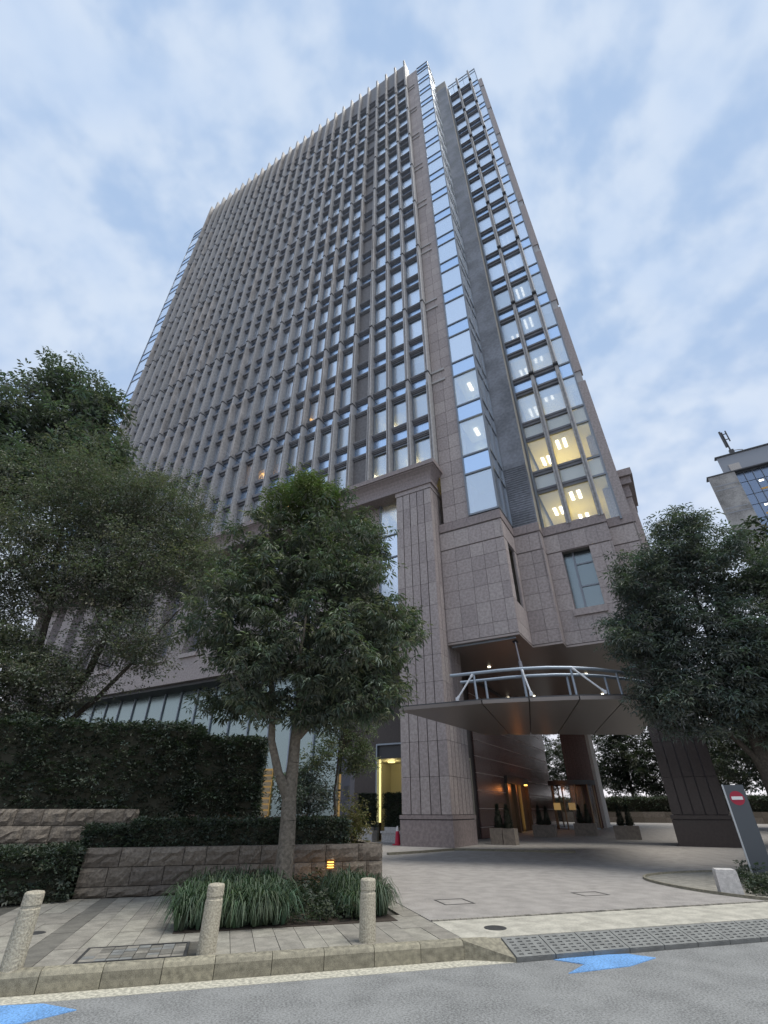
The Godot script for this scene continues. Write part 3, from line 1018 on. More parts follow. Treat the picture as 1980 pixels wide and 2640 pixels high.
	var ol := OmniLight3D.new()
	ol.name = "room_light"
	ol.position = Vector3(-14.4, 20.6, -28.6)
	ol.light_color = Color(1.0, 0.9, 0.6)
	ol.light_energy = 0.8
	ol.omni_range = 30
	ol.omni_attenuation = 2.0
	ol.light_size = 0.4
	ol.shadow_enabled = true
	Q.add_child(ol, true)
	# street-level glazing set back under the stone
	slab(Q, "glazing_head", Vector3(-64, 10.3, -28.6), Vector3(-13.4, 10.54, -26.9), M.dark_metal)
	for k in 22:
		var gx := -19.75 - k * 2.12
		slab(Q, "glazing_pane", Vector3(gx - 2.08, 0.1, -28.53), Vector3(gx - 0.04, 10.3, -28.5), M.teal_glass)
		slab(Q, "glazing_bar", Vector3(gx - 0.05, 0.0, -28.6), Vector3(gx + 0.05, 10.3, -28.38), M.steel)
	slab(Q, "glazing_room", Vector3(-64, 0, -34), Vector3(-19.3, 10.2, -33.8), M.interior)
	# warm lit bays behind the glazing
	for k in 9:
		slab(Q, "lit_slat", Vector3(-27.9, 0.9 + k * 0.34, -28.36), Vector3(-25.2, 1.14 + k * 0.34, -28.3), M.wood_slat)
	slab(Q, "lit_window", Vector3(-27.9, 0.8, -28.44), Vector3(-25.2, 4.0, -28.42), M.window_amber)
	slab(Q, "lit_window", Vector3(-19.72, 0.3, -28.7), Vector3(-19.1, 2.55, -28.66), M.window_amber)
	slab(Q, "lit_window", Vector3(-19.72, 2.65, -28.7), Vector3(-19.1, 3.5, -28.66), M.window_amber)
	# dark stone wall with a lit doorway
	slab(Q, "dark_wall", Vector3(-19.05, 0, -29.6), Vector3(-17.1, 10.3, -29.0), M.brown_or_shaded_granite)
	slab(Q, "dark_wall", Vector3(-17.1, 5.15, -29.6), Vector3(-12.3, 10.3, -29.0), M.brown_or_shaded_granite)
	slab(Q, "door_frame", Vector3(-17.1, 0, -29.2), Vector3(-17.02, 5.15, -28.9), M.steel)
	slab(Q, "door_frame", Vector3(-17.02, 5.06, -29.2), Vector3(-13.4, 5.15, -28.9), M.steel)
	slab(Q, "transom", Vector3(-17.02, 4.3, -29.1), Vector3(-13.4, 5.06, -29.05), M.dark_metal)
	slab(Q, "lamp_strip", Vector3(-16.96, 0.9, -29.2), Vector3(-16.88, 4.26, -29.1), M.lamp_yellow)
	slab(Q, "hall_rear", Vector3(-18.5, 0, -33.2), Vector3(-12.3, 4.4, -33.0), M.beige_wall)
	slab(Q, "hall_side", Vector3(-18.5, 0, -33.0), Vector3(-18.3, 4.4, -29.6), M.beige_wall)
	slab(Q, "hall_ceiling", Vector3(-18.5, 4.3, -33.2), Vector3(-12.3, 4.45, -29.2), M.beige_wall)
	var hl := MB.new()
	hl.lathe(Vector3(-16.95, 4.2, -30.7), [Vector2(0.001, 0), Vector2(0.24, 0), Vector2(0.26, 0.08)], 18)
	add(Q, "ceiling_lamp", hl, M.lamp_yellow)
	ol = OmniLight3D.new()
	ol.name = "hall_light"
	ol.position = Vector3(-16.95, 4.0, -30.7)
	ol.light_color = Color(1.0, 0.92, 0.66)
	ol.light_energy = 0.5
	ol.omni_range = 30
	ol.omni_attenuation = 2.0
	ol.light_size = 0.25
	ol.shadow_enabled = true
	Q.add_child(ol, true)
	# far column: same granite as the left pillar, its shade put into the colour
	pillar(T, -1.27, 1.3, -32.2, -35.2, 10.0, ["brown_or_shaded_granite"], "brown_or_shaded_granite")


func lobby(T: Node) -> void:
	var B := Node3D.new()
	B.name = "lobby"
	T.add_child(B)
	slab(B, "return_wall", Vector3(-13.4, 0, -33.8), Vector3(-12.3, 10.1, -28.5), M.brown_or_shaded_granite)
	slab(B, "wall_core", Vector3(-13.4, 0, -55), Vector3(-12.27, 10.1, -33.8), M.joint)
	# polished courses between thin pale strips, split round the doorway
	for r in 10:
		var y0 := -0.4 + r * 1.01
		var lo := maxf(y0, 0.0) + 0.03
		var hi := y0 + 1.01 - 0.03
		if lo > hi or y0 > 9.2:
			continue
		var parts := [[-55.0, -51.0], [-51.0, -47.0], [-47.0, -45.7], [-39.8, -37.0], [-37.0, -33.8]]
		if y0 > 3.0:
			parts = [[-55.0, -50.0], [-50.0, -45.0], [-45.0, -39.8], [-39.8, -37.0], [-37.0, -33.8]]
		for p in parts:
			slab(B, "wall_panel", Vector3(-12.27, lo, p[0] + 0.005), Vector3(-12.2, hi, p[1] - 0.005), M.red_granite)
		if r > 0:
			slab(B, "pale_strip", Vector3(-12.25, y0 - 0.02, -55), Vector3(-12.19, y0 + 0.02, -45.7 if y0 < 3.2 else -33.8), M.stripe_metal)
			if y0 < 3.2:
				slab(B, "pale_strip", Vector3(-12.25, y0 - 0.02, -39.8), Vector3(-12.19, y0 + 0.02, -33.8), M.stripe_metal)
	# doorway
	for z in [-39.9, -42.0, -43.4, -45.6]:
		slab(B, "door_post", Vector3(-12.25, 0, z - 0.12), Vector3(-12.0, 3.3, z + 0.12), M.bronze)
	slab(B, "door_head", Vector3(-12.3, 3.25, -45.75), Vector3(-11.95, 3.75, -39.75), M.brown_or_shaded_granite)
	slab(B, "door_leaf", Vector3(-12.3, 0.02, -41.9), Vector3(-12.26, 3.25, -40.0), M.bronze)
	slab(B, "door_leaf", Vector3(-12.3, 0.02, -45.5), Vector3(-12.26, 3.25, -43.5), M.bronze)
	slab(B, "lamp_strip", Vector3(-12.26, 0.3, -42.85), Vector3(-12.22, 3.2, -42.55), M.lamp_yellow)
	# warm lamp low on the wall by the entrance
	var l := MB.new()
	l.lathe(Vector3(-11.4, 3.16, -42.7), [Vector2(0.001, 0.0), Vector2(0.12, 0.0), Vector2(0.14, 0.08)], 14)
	add(B, "door_lamp", l, M.lamp_warm)
	for p in [[-11.4, 3.0, -42.7, 0.28], [-9.8, 3.0, -46.0, 0.1]]:
		var o := OmniLight3D.new()
		o.name = "door_light"
		o.position = Vector3(p[0], p[1], p[2])
		o.light_color = Color(1.0, 0.6, 0.32)
		o.light_energy = p[3]
		o.omni_range = 30
		o.omni_attenuation = 2.0
		o.light_size = 0.15
		o.shadow_enabled = true
		B.add_child(o, true)
	# revolving door drum
	var R := Node3D.new()
	R.name = "revolving_door"
	T.add_child(R)
	var c := Vector3(-9.0, 0.2, -48.6)
	var mb := MB.new()
	mb.lathe(c + UP * 3.15, [Vector2(1.7, 0.0), Vector2(1.95, 0.0), Vector2(1.95, 0.32), Vector2(0.01, 0.36)], 30)
	add(R, "drum_head", mb, M.dark_metal)
	mb = MB.new()
	mb.lathe(c, [Vector2(1.72, 0.0), Vector2(1.72, 0.1), Vector2(0.01, 0.1)], 30)
	add(R, "drum_foot", mb, M.steel)
	for k in 10:
		var a := TAU * k / 10
		mb = MB.new()
		mb.tube([c + Vector3(cos(a), 0, sin(a)) * 1.75, c + Vector3(cos(a), 0, sin(a)) * 1.75 + UP * 3.2], [0.06, 0.06], 6)
		add(R, "drum_post", mb, M.bronze)
		if k % 5 != 1:
			var a2 := TAU * (k + 1) / 10
			var p := c + Vector3(cos(a), 0, sin(a)) * 1.72
			var q := c + Vector3(cos(a2), 0, sin(a2)) * 1.72
			mb = MB.new()
			mb.quad(p, q, q + UP * 3.15, p + UP * 3.15)
			add(R, "drum_pane", mb, M.door_glass)
	for k in 2:
		mb = MB.new()
		mb.box(c + Vector3(-1.45 + k * 1.2, 1.35, 1.5), c + Vector3(-0.9 + k * 1.2, 1.85, 1.55))
		add(R, "lit_notice", mb, M.window_amber)
	# rear column, warm brown with a pale edge
	slab(T, "rear_column", Vector3(-9.6, 0, -53), Vector3(-7.35, 10, -50.5), M.red_granite)
	for k in 6:
		slab(T, "rear_column_rib", Vector3(-9.55 + k * 0.37, 0.3, -50.5), Vector3(-9.3 + k * 0.37, 10, -50.42), M.red_granite)
	slab(T, "rear_column_edge", Vector3(-7.35, 0, -53), Vector3(-7.1, 10, -50.6), M.white_stone)


func canopy(T: Node) -> void:
	var C := Node3D.new()
	C.name = "canopy"
	T.add_child(C)
	var front := [Vector2(-9.25, -17.35), Vector2(-5.88, -17.6), Vector2(-4.25, -18.05), Vector2(-2.6, -18.6), Vector2(-1.2, -19.35), Vector2(0.1, -20.6)]
	var back := [Vector2(-8.65, -25.6), Vector2(-7.45, -26.2), Vector2(-6.5, -26.75), Vector2(-5.3, -27.4), Vector2(-3.7, -28.4), Vector2(-1.6, -29.8)]
	for k in 5:
		var g := 0.02
		var f0: Vector2 = front[k].lerp(front[k + 1], g / (front[k + 1] - front[k]).length())
		var f1: Vector2 = front[k + 1].lerp(front[k], g / (front[k + 1] - front[k]).length())
		var b0: Vector2 = back[k].lerp(back[k + 1], g / (back[k + 1] - back[k]).length())
		var b1: Vector2 = back[k + 1].lerp(back[k], g / (back[k + 1] - back[k]).length())
		var mb := MB.new()
		mb.prism(PackedVector2Array([f0, b0, b1, f1]), Vector3(0, 4.95, 0), Vector3(1, 0, 0), Vector3(0, 0, 1), Vector3(0, -0.13, 0))
		add(C, "canopy_panel", mb, M.canopy_metal)
	var top := MB.new()
	var ring := PackedVector2Array()
	for p in front:
		ring.append(p)
	for k in 6:
		ring.append(back[5 - k])
	ring.reverse()
	top.prism(ring, Vector3(0, 4.99, 0), Vector3(1, 0, 0), Vector3(0, 0, 1), Vector3(0, -0.036, 0))
	add(C, "canopy_deck", top, M.dark_metal)
	# curved tubes on posts with raking struts
	var arc := [Vector3(-7.05, 5.95, -17.6), Vector3(-6.14, 5.97, -17.75), Vector3(-5.2, 5.99, -17.9), Vector3(-4.36, 6.0, -18.1), Vector3(-3.5, 6.0, -18.4), Vector3(-2.72, 5.98, -18.78), Vector3(-1.95, 5.95, -19.3), Vector3(-1.3, 5.9, -19.9), Vector3(-0.6, 5.85, -20.7)]
	var radii := []
	for p in arc:
		radii.append(0.06)
	var mb := MB.new()
	mb.tube(arc, radii, 12)
	add(C, "tube", mb, M.steel)
	var arc2 := []
	for p in arc:
		arc2.append(p + Vector3(0.12, -0.12, -0.75))
	mb = MB.new()
	mb.tube(arc2, radii, 10)
	add(C, "tube", mb, M.steel)
	for q in [[Vector3(-6.14, 5.9, -17.75), Vector3(-6.1, 4.99, -17.75)], [Vector3(-4.36, 5.93, -18.1), Vector3(-4.33, 4.99, -18.12)], [Vector3(-2.72, 5.92, -18.78), Vector3(-2.7, 4.99, -18.8)], [Vector3(-1.3, 5.85, -19.9), Vector3(-1.28, 4.99, -19.92)], [Vector3(-5.95, 5.83, -18.5), Vector3(-5.92, 4.99, -18.5)], [Vector3(-3.0, 5.83, -19.4), Vector3(-3.0, 4.99, -19.4)], [Vector3(-1.75, 5.83, -20.1), Vector3(-1.73, 4.99, -20.1)]]:
		mb = MB.new()
		mb.tube([q[0], q[1]], [0.045, 0.045], 8)
		add(C, "post", mb, M.steel)
	for q in [[Vector3(-6.16, 5.92, -17.68), Vector3(-6.8, 5.05, -17.52)], [Vector3(-4.34, 5.95, -18.03), Vector3(-4.13, 5.05, -18.0)], [Vector3(-2.66, 5.95, -18.72), Vector3(-1.75, 5.05, -18.95)]]:
		mb = MB.new()
		mb.tube([q[0], q[0].lerp(q[1], 0.1), q[0].lerp(q[1], 0.12), q[0].lerp(q[1], 0.88), q[0].lerp(q[1], 0.9), q[1]], [0.05, 0.05, 0.035, 0.035, 0.055, 0.05], 8)
		mb.box(q[1] + Vector3(-0.05, -0.06, -0.05), q[1] + Vector3(0.05, 0.06, 0.05))
		add(C, "strut", mb, M.white_steel)
	# hanger up to the soffit
	mb = MB.new()
	var h0 := Vector3(-4.36, 6.0, -18.1)
	var h1 := Vector3(-6.8, 10.05, -27.7)
	mb.tube([h0, h0.lerp(h1, 0.16), h0.lerp(h1, 0.18), h1], [0.075, 0.07, 0.035, 0.04], 10)
	mb.box(h1 + Vector3(-0.12, -0.15, -0.12), h1 + Vector3(0.12, 0.02, 0.12))
	add(C, "hanger", mb, M.post_grey)


# ---------------------------------------------------------------- the building beyond
func build_neighbour() -> void:
	var N := thing("neighbouring_building", "grey concrete office building with blue glass beyond the right tree", "building")
	var mb := MB.new()
	mb.prism(PackedVector2Array([Vector2(15.1, -75.0), Vector2(22.0, -98.0), Vector2(48.0, -98.0), Vector2(48.0, -76.0), Vector2(18.6, -76.0), Vector2(18.6, -75.0)]), Vector3(0, 44.9, 0), Vector3(1, 0, 0), Vector3(0, 0, 1), Vector3(0, -45.1, 0))
	add(N, "wall", mb, M.far_wall)
	for k in 11:
		for d in [0.0, 0.75]:
			slab(N, "wall_band", Vector3(15.35, 43.0 - k * 4.0 - d, -75.06), Vector3(18.3, 43.12 - k * 4.0 - d, -74.98), M.far_roof)
	mb = MB.new()
	mb.prism(PackedVector2Array([Vector2(17.4, -75.6), Vector2(23.0, -97.0), Vector2(48.0, -97.0), Vector2(48.0, -75.6)]), Vector3(0, 48.3, 0), Vector3(1, 0, 0), Vector3(0, 0, 1), Vector3(0, -3.4, 0))
	add(N, "penthouse", mb, M.far_roof)
	slab(N, "roof_edge", Vector3(17.2, 48.3, -76.2), Vector3(48, 48.5, -75.4), M.dark_metal)
	slab(N, "roof_edge", Vector3(15.0, 44.9, -76.2), Vector3(48, 45.08, -74.9), M.dark_metal)
	slab(N, "roof_vent", Vector3(18.4, 45.3, -75.64), Vector3(19.8, 46.6, -75.5), M.white_stone)
	for f in 11:
		var y1 := 44.8 - f * 4.0
		for k in 14:
			var x := 18.65 + k * 1.08
			slab(N, "pane", Vector3(x, y1 - 3.9, -75.75), Vector3(x + 1.04, y1 - 1.75, -75.7), M.far_glass)
			slab(N, "transom_pane", Vector3(x, y1 - 1.65, -75.75), Vector3(x + 1.04, y1, -75.7), M.far_glass)
			if f == 0:
				slab(N, "mullion", Vector3(x - 0.05, 0.0, -75.72), Vector3(x + 0.01, 44.8, -75.55), M.mullion)
	for q in [[21.0, 42.6], [20.2, 38.6], [22.0, 38.6], [22.6, 42.4]]:
		slab(N, "ceiling_lamp", Vector3(q[0], q[1], -75.69), Vector3(q[0] + 0.55, q[1] + 0.22, -75.66), M.lamp_white)
		slab(N, "lit_window", Vector3(q[0] - 0.3, q[1] - 1.4, -75.69), Vector3(q[0] + 1.4, q[1] - 1.1, -75.67), M.window_amber)
	var A := thing("rooftop_antenna", "dark panel antenna with ladder frame on the neighbouring roof", "antenna", "", Transform3D(Basis(), Vector3(19.7, 48.5, -76)))
	mb = MB.new()
	mb.tube([Vector3(0, 0, 0), Vector3(0, 4.6, 0)], [0.12, 0.1], 8)
	add(A, "mast", mb, M.dark_metal)
	mb = MB.new()
	mb.box(Vector3(-0.38, 1.6, -0.1), Vector3(-0.12, 4.8, 0.15))
	add(A, "panel", mb, M.dark_metal)
	mb = MB.new()
	mb.box(Vector3(0.45, 2.6, -0.1), Vector3(0.6, 4.7, 0.1))
	add(A, "panel", mb, M.dark_metal)
	for yy in [3.0, 4.1]:
		slab(A, "arm", Vector3(-0.1, yy, -0.05), Vector3(0.46, yy + 0.12, 0.05), M.dark_metal)
	mb = MB.new()
	mb.tube([Vector3(0.1, 0.8, 0), Vector3(1.4, 0.5, 0), Vector3(1.6, 0.0, 0)], [0.06, 0.06, 0.06], 6)
	mb.box(Vector3(-0.25, 0, -0.25), Vector3(0.35, 0.9, 0.25))
	add(A, "foot", mb, M.dark_metal)


# ---------------------------------------------------------------- plants
func leaf_cluster(count: int, length: float, width: float, reach: float, droop: float, seed_: int) -> ArrayMesh:
	# a spray of separate pointed leaves round a twig tip
	var r := RandomNumberGenerator.new()
	r.seed = seed_
	var mb := MB.new()
	for i in count:
		var a := TAU * (i + r.randf()) / count * 2.4
		var out := Vector3(cos(a), r.randf_range(-0.35, 0.6), sin(a)).normalized()
		var o := out * reach * r.randf_range(0.05, 1.0)
		var dir := (out + Vector3(0, -droop * r.randf_range(0.5, 1.2), 0)).normalized()
		var side := dir.cross(Vector3(r.randf() - 0.5, 1, r.randf() - 0.5)).normalized()
		var l := length * r.randf_range(0.7, 1.15)
		var w := width * r.randf_range(0.8, 1.2)
		var m := o + dir * l * 0.5 + Vector3(0, 0.02 * l, 0)
		var e := o + dir * l + Vector3(0, -droop * 0.3 * l, 0)
		var lift := side.cross(dir) * w * 0.25
		mb.quad(o, m + side * w / 2 + lift, e, m)
		mb.quad(o, m, e, m - side * w / 2 + lift)
	return mb.mesh()


func leaf_material(called: String, c: Color, rough := 0.45) -> StandardMaterial3D:
	var m := mat(called, c, rough)
	m.vertex_color_use_as_albedo = true
	m.backlight_enabled = true
	m.backlight = Color(0.66, 0.76, 0.5)
	return m


func scatter(parent: Node, called: String, cluster: Mesh, material: Material, places: Array, size := 1.0, spread := 0.35, tint := 0.35, seed_ := 1, upright := false) -> MultiMeshInstance3D:
	var r := RandomNumberGenerator.new()
	r.seed = seed_
	var mm := MultiMesh.new()
	mm.transform_format = MultiMesh.TRANSFORM_3D
	mm.use_colors = true
	mm.mesh = cluster
	mm.instance_count = places.size()
	for i in places.size():
		var b := Basis(UP, r.randf() * TAU)
		if not upright:
			b = b * Basis(Vector3(1, 0, 0), r.randf_range(-0.6, 0.6)) * Basis(Vector3(0, 0, 1), r.randf_range(-0.6, 0.6))
		var s := size * r.randf_range(1 - spread, 1 + spread)
		mm.set_instance_transform(i, Transform3D(b.scaled(Vector3.ONE * s), places[i]))
		var k := 1.0 + r.randf_range(-tint, tint)
		mm.set_instance_color(i, Color(k * r.randf_range(0.85, 1.2), k, k * r.randf_range(0.8, 1.15)))
	var o := MultiMeshInstance3D.new()
	o.name = numbered(parent, called)
	o.multimesh = mm
	o.material_override = material
	o.set_meta("kind", "stuff")
	parent.add_child(o, true)
	return o


func grow(o: Node3D, limbs: Array, lobes: Array, twigs: int, bark: Material, seed_: int, r_tip := 0.006, power := 2.3, hole := 0.0) -> Array:
	# limbs: polylines [points, start radius]; lobes: [centre, radii, weight]. Twigs reach out from the limbs to points spread through the lobes. Returns the twig tips and points on the way.
	var r := RandomNumberGenerator.new()
	r.seed = seed_
	var nz := FastNoiseLite.new()
	nz.seed = seed_
	nz.frequency = 0.45
	var pos := []
	var par := []
	var fixed := []
	for l in limbs:
		var pts: Array = l[0]
		var from := -1
		if pos.size():
			var best := 1e9
			for i in pos.size():
				var d: float = pos[i].distance_to(pts[0])
				if d < best:
					best = d
					from = i
		for i in pts.size():
			if i == 0 and from >= 0:
				continue
			var steps := 1 if i == 0 else maxi(1, int(pts[i].distance_to(pts[i - 1]) / 0.35))
			for k in steps:
				var p: Vector3 = pts[i] if i == 0 else pts[i - 1].lerp(pts[i], (k + 1.0) / steps)
				p += Vector3(r.randf_range(-1, 1), 0, r.randf_range(-1, 1)) * 0.012
				pos.append(p)
				par.append(from)
				fixed.append(lerpf(l[1], l[2], (i - 1 + (k + 1.0) / steps) / (pts.size() - 1.0)) if i > 0 else l[1])
				from = pos.size() - 1
	var total := 0.0
	for l in lobes:
		total += l[2]
	var want := []
	while want.size() < twigs:
		var pick := r.randf() * total
		var L: Array = lobes[0]
		for l in lobes:
			pick -= l[2]
			if pick <= 0:
				L = l
				break
		var d := Vector3(r.randfn(), r.randfn(), r.randfn()).normalized() * pow(r.randf(), 0.42)
		var p: Vector3 = L[0] + d * L[1]
		if hole > 0.0 and nz.get_noise_3dv(p * 1.6) < -0.5 + hole:
			continue
		want.append(p)
	var origin: Vector3 = limbs[0][0][-1]
	want.sort_custom(func(a, b): return a.distance_squared_to(origin) < b.distance_squared_to(origin))
	var tips := []
	for p in want:
		var best := 1e9
		var from := 0
		for i in pos.size():
			if fixed[i] > 0.13:
				continue
			var d: float = pos[i].distance_to(p) + maxf(0.0, pos[i].y - p.y) * 0.5
			if d < best:
				best = d
				from = i
		var a: Vector3 = pos[from]
		var steps := maxi(1, int(a.distance_to(p) / 0.45))
		var sag := Vector3(r.randf_range(-1, 1), r.randf_range(-0.2, 1), r.randf_range(-1, 1)) * a.distance_to(p) * 0.12
		for k in steps:
			var t := (k + 1.0) / steps
			pos.append(a.lerp(p, t) + sag * sin(t * PI))
			par.append(from)
			fixed.append(0.0)
			from = pos.size() - 1
			if k < steps - 1 and steps > 2 and k > steps / 2:
				tips.append(pos[-1])
		tips.append(p)
	# radii: the areas of branches add up towards the trunk
	var area := []
	area.resize(pos.size())
	area.fill(0.0)
	for i in range(pos.size() - 1, -1, -1):
		if area[i] == 0.0:
			area[i] = pow(r_tip, power)
		if par[i] >= 0:
			area[par[i]] += area[i]
	var trunk := MB.new()
	var branch := MB.new()
	for i in pos.size():
		if par[i] < 0:
			continue
		var r1: float = maxf(fixed[i], minf(pow(area[i], 1.0 / power), 0.09))
		var r0: float = maxf(fixed[par[i]], minf(pow(area[par[i]], 1.0 / power), 0.09))
		if fixed[i] == 0.0:
			r0 = minf(r0, r1 * 1.6)
		var mb := trunk if fixed[i] > 0.03 else branch
		mb.tube([pos[par[i]], pos[i]], [r0, r1], 9 if fixed[i] > 0.05 else 4, false)
	add(o, "trunk", trunk, bark)
	add(o, "branches", branch, bark).set_meta("kind", "stuff")
	return tips


func around(tips: Array, count: int, spread: float, seed_: int, flat := 0.8) -> Array:
	var r := RandomNumberGenerator.new()
	r.seed = seed_
	var out := []
	for i in count:
		var p: Vector3 = tips[r.randi() % tips.size()]
		out.append(p + Vector3(r.randfn() * spread, r.randfn() * spread * flat, r.randfn() * spread))
	return out


func hedge(called: String, label: String, lo: Vector3, hi: Vector3, cluster: Mesh, material: Material, density: float, seed_: int, st := Transform3D(), bumps := 0.1, size := 1.0) -> Node3D:
	# a clipped hedge: dense dark twigs inside, leaves over its faces
	var o := thing(called, label, "hedge", "", st)
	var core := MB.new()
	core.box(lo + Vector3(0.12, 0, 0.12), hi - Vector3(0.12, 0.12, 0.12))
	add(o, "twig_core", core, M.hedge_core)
	var r := RandomNumberGenerator.new()
	r.seed = seed_
	var nz := FastNoiseLite.new()
	nz.seed = seed_
	nz.frequency = 0.8
	var d := hi - lo
	var places := []
	for face in [[2, 1.0], [1, 1.0], [0, 1.0], [0, -1.0]]:
		var ax: int = face[0]
		var u := (ax + 1) % 3
		var w := (ax + 2) % 3
		var n := int(d[u] * d[w] * density * 1.5)
		for i in n:
			var p := Vector3()
			p[u] = lo[u] + d[u] * r.randf()
			p[w] = lo[w] + d[w] * r.randf()
			p[ax] = hi[ax] if face[1] > 0 else lo[ax]
			var push: float = nz.get_noise_3dv(p * 1.5) * bumps - absf(r.randfn()) * 0.07
			p[ax] += push * face[1]
			places.append(p)
	scatter(o, "foliage", cluster, material, places, size, 0.45, 0.55, seed_)
	return o


func build_garden() -> void:
	var st := street()
	# planting beds
	var mb := MB.new()
	mb.box(Vector3(-30, -0.1, -30), Vector3(3.6, 0.78, -13.75))
	structure("planting_bed", mb.mesh(), M.soil, st)
	mb = MB.new()
	mb.box(Vector3(-0.5, -0.1, -13.25), Vector3(2.92, 0.008, -9.45))
	structure("tree_bed", mb.mesh(), M.soil, st)
	# rough-faced retaining walls, stone by stone
	var low := thing("retaining_wall", "low rough stone retaining wall behind the grasses and the pale trunk", "wall", "", st)
	slab(low, "wall_core", Vector3(-2.7, 0, -13.75), Vector3(3.68, 0.74, -13.42), M.mortar)
	courses(low, -2.75, 3.75, 13.3, [0.0, 0.18, 0.5, 0.83], 5)
	courses_side(low, 3.75, 13.34, 15.6, [0.0, 0.5, 0.83], 8)
	var high := thing("retaining_wall", "taller rough stone wall at the foot of the big hedge", "wall", "", st)
	slab(high, "wall_core", Vector3(-12.0, 0, -15.6), Vector3(-2.3, 1.45, -15.1), M.mortar)
	courses(high, -12.0, -2.2, 15.0, [0.2, 0.54, 0.87, 1.2, 1.54], 6)
	courses_side(high, -2.2, 15.04, 15.6, [0.87, 1.2, 1.54], 9)
	# hedges
	var small := leaf_cluster(9, 0.075, 0.035, 0.09, 0.1, 3)
	leaf_material("hedge_leaf", Color(0.048, 0.066, 0.048), 0.58)
	leaf_material("hedge_leaf_b", Color(0.058, 0.078, 0.056), 0.58)
	leaf_material("reddish_leaf", Color(0.085, 0.055, 0.038), 0.58)
	hedge("clipped_hedge", "tall dark clipped hedge wall above the taller stone wall", Vector3(-8.5, 0.7, -18.6), Vector3(-1.1, 3.62, -16.1), small, M.hedge_leaf, 95, 41, st, 0.35, 1.25)
	hedge("clipped_hedge", "dark clipped hedge block ending beside the pale forked trunk", Vector3(-1.3, 0.7, -18.4), Vector3(0.82, 3.36, -16.0), small, M.hedge_leaf, 120, 42, st, 0.2, 1.2)
	hedge("low_hedge", "long low hedge on top of the low stone wall", Vector3(-2.0, 0.75, -14.7), Vector3(2.95, 1.3, -13.62), small, M.hedge_leaf_b, 190, 43, st, 0.12)
	hedge("low_hedge", "short low hedge at the corner between the two stone walls", Vector3(-2.95, 0.7, -14.8), Vector3(-2.02, 1.18, -13.7), small, M.hedge_leaf, 190, 44, st, 0.1)
	hedge("clipped_hedge", "square clipped hedge standing on the pavement beside the low stone wall", Vector3(-6.5, 0.0, -14.6), Vector3(-2.78, 0.82, -12.9), small, M.hedge_leaf_b, 190, 45, st, 0.12)
	var o := thing("flowering_shrub", "band of reddish young leaves along the low hedge", "shrub", "", st)
	var r := RandomNumberGenerator.new()
	r.seed = 5
	var places := []
	for i in 260:
		places.append(Vector3(r.randf_range(-1.6, 2.7), 1.28 + r.randfn() * 0.05, -r.randf_range(13.7, 14.5)))
	scatter(o, "foliage", small, M.reddish_leaf, places, 0.8, 0.3, 0.4, 6)
	# yellowish shrub and dark shrubs by the end of the wall
	leaf_material("yellow_leaf", Color(0.16, 0.15, 0.06), 0.58)
	o = thing("yellow_shrub", "small yellowish shrub at the end of the low hedge", "shrub", "", st)
	places = []
	for i in 260:
		var p := Vector3(r.randfn(), r.randfn(), r.randfn()) * Vector3(0.17, 0.26, 0.17)
		places.append(Vector3(3.2, 1.15, -14.2) + p)
	scatter(o, "foliage", leaf_cluster(7, 0.11, 0.03, 0.1, 0.3, 8), M.yellow_leaf, places, 0.9, 0.3, 0.4, 7)
	mb = MB.new()
	for k in 5:
		mb.tube([Vector3(3.2, 0.75, -14.2), Vector3(3.2 + (k - 2) * 0.08, 1.2, -14.2 + sin(k * 2.0) * 0.1)], [0.012, 0.006], 5)
	add(o, "stems", mb, M.bark_dark)
	# grasses under the tree
	leaf_material("grass_blade", Color(0.055, 0.09, 0.05), 0.58)
	leaf_material("cover_leaf", Color(0.045, 0.065, 0.04), 0.58)
	var tuft := grass_tuft(28, 0.54, 4)
	var g1 := thing("ornamental_grass", "long arching grass spilling over the paving round the middle bollard", "grass", "", st)
	places = []
	for i in 170:
		places.append(Vector3(r.randf_range(-0.45, 1.15), 0.02, -r.randf_range(9.55, 12.3)))
	for i in 60:
		places.append(Vector3(r.randf_range(-0.5, 1.0), 0.02, -r.randf_range(9.5, 10.0)))
	scatter(g1, "blades", tuft, M.grass_blade, places, 0.85, 0.3, 0.4, 12, true)
	var g2 := thing("ornamental_grass", "arching grass clump beside the glowing garden lamp", "grass", "", st)
	places = []
	for i in 90:
		places.append(Vector3(r.randf_range(2.15, 2.85), 0.02, -r.randf_range(9.7, 11.6)))
	scatter(g2, "blades", tuft, M.grass_blade, places, 0.85, 0.3, 0.4, 13, true)
	var g3 := thing("ground_cover", "low dark leafy ground cover between the two grass clumps", "shrub", "", st)
	places = []
	for i in 900:
		places.append(Vector3(r.randf_range(0.9, 2.4), 0.03 + absf(r.randfn()) * 0.14, -r.randf_range(9.5, 12.9)))
	scatter(g3, "foliage", small, M.cover_leaf, places, 0.9, 0.35, 0.45, 14)
	# shrub by the sign at the right
	var g4 := thing("low_shrub", "low green shrub at the foot of the grey entry sign", "shrub")
	places = []
	for i in 900:
		places.append(Vector3(r.randf_range(0.42, 3.2), 0.03 + absf(r.randfn()) * 0.17, -r.randf_range(14.7, 17.4)))
	scatter(g4, "foliage", small, M.cover_leaf, places, 1.0, 0.35, 0.45, 15)


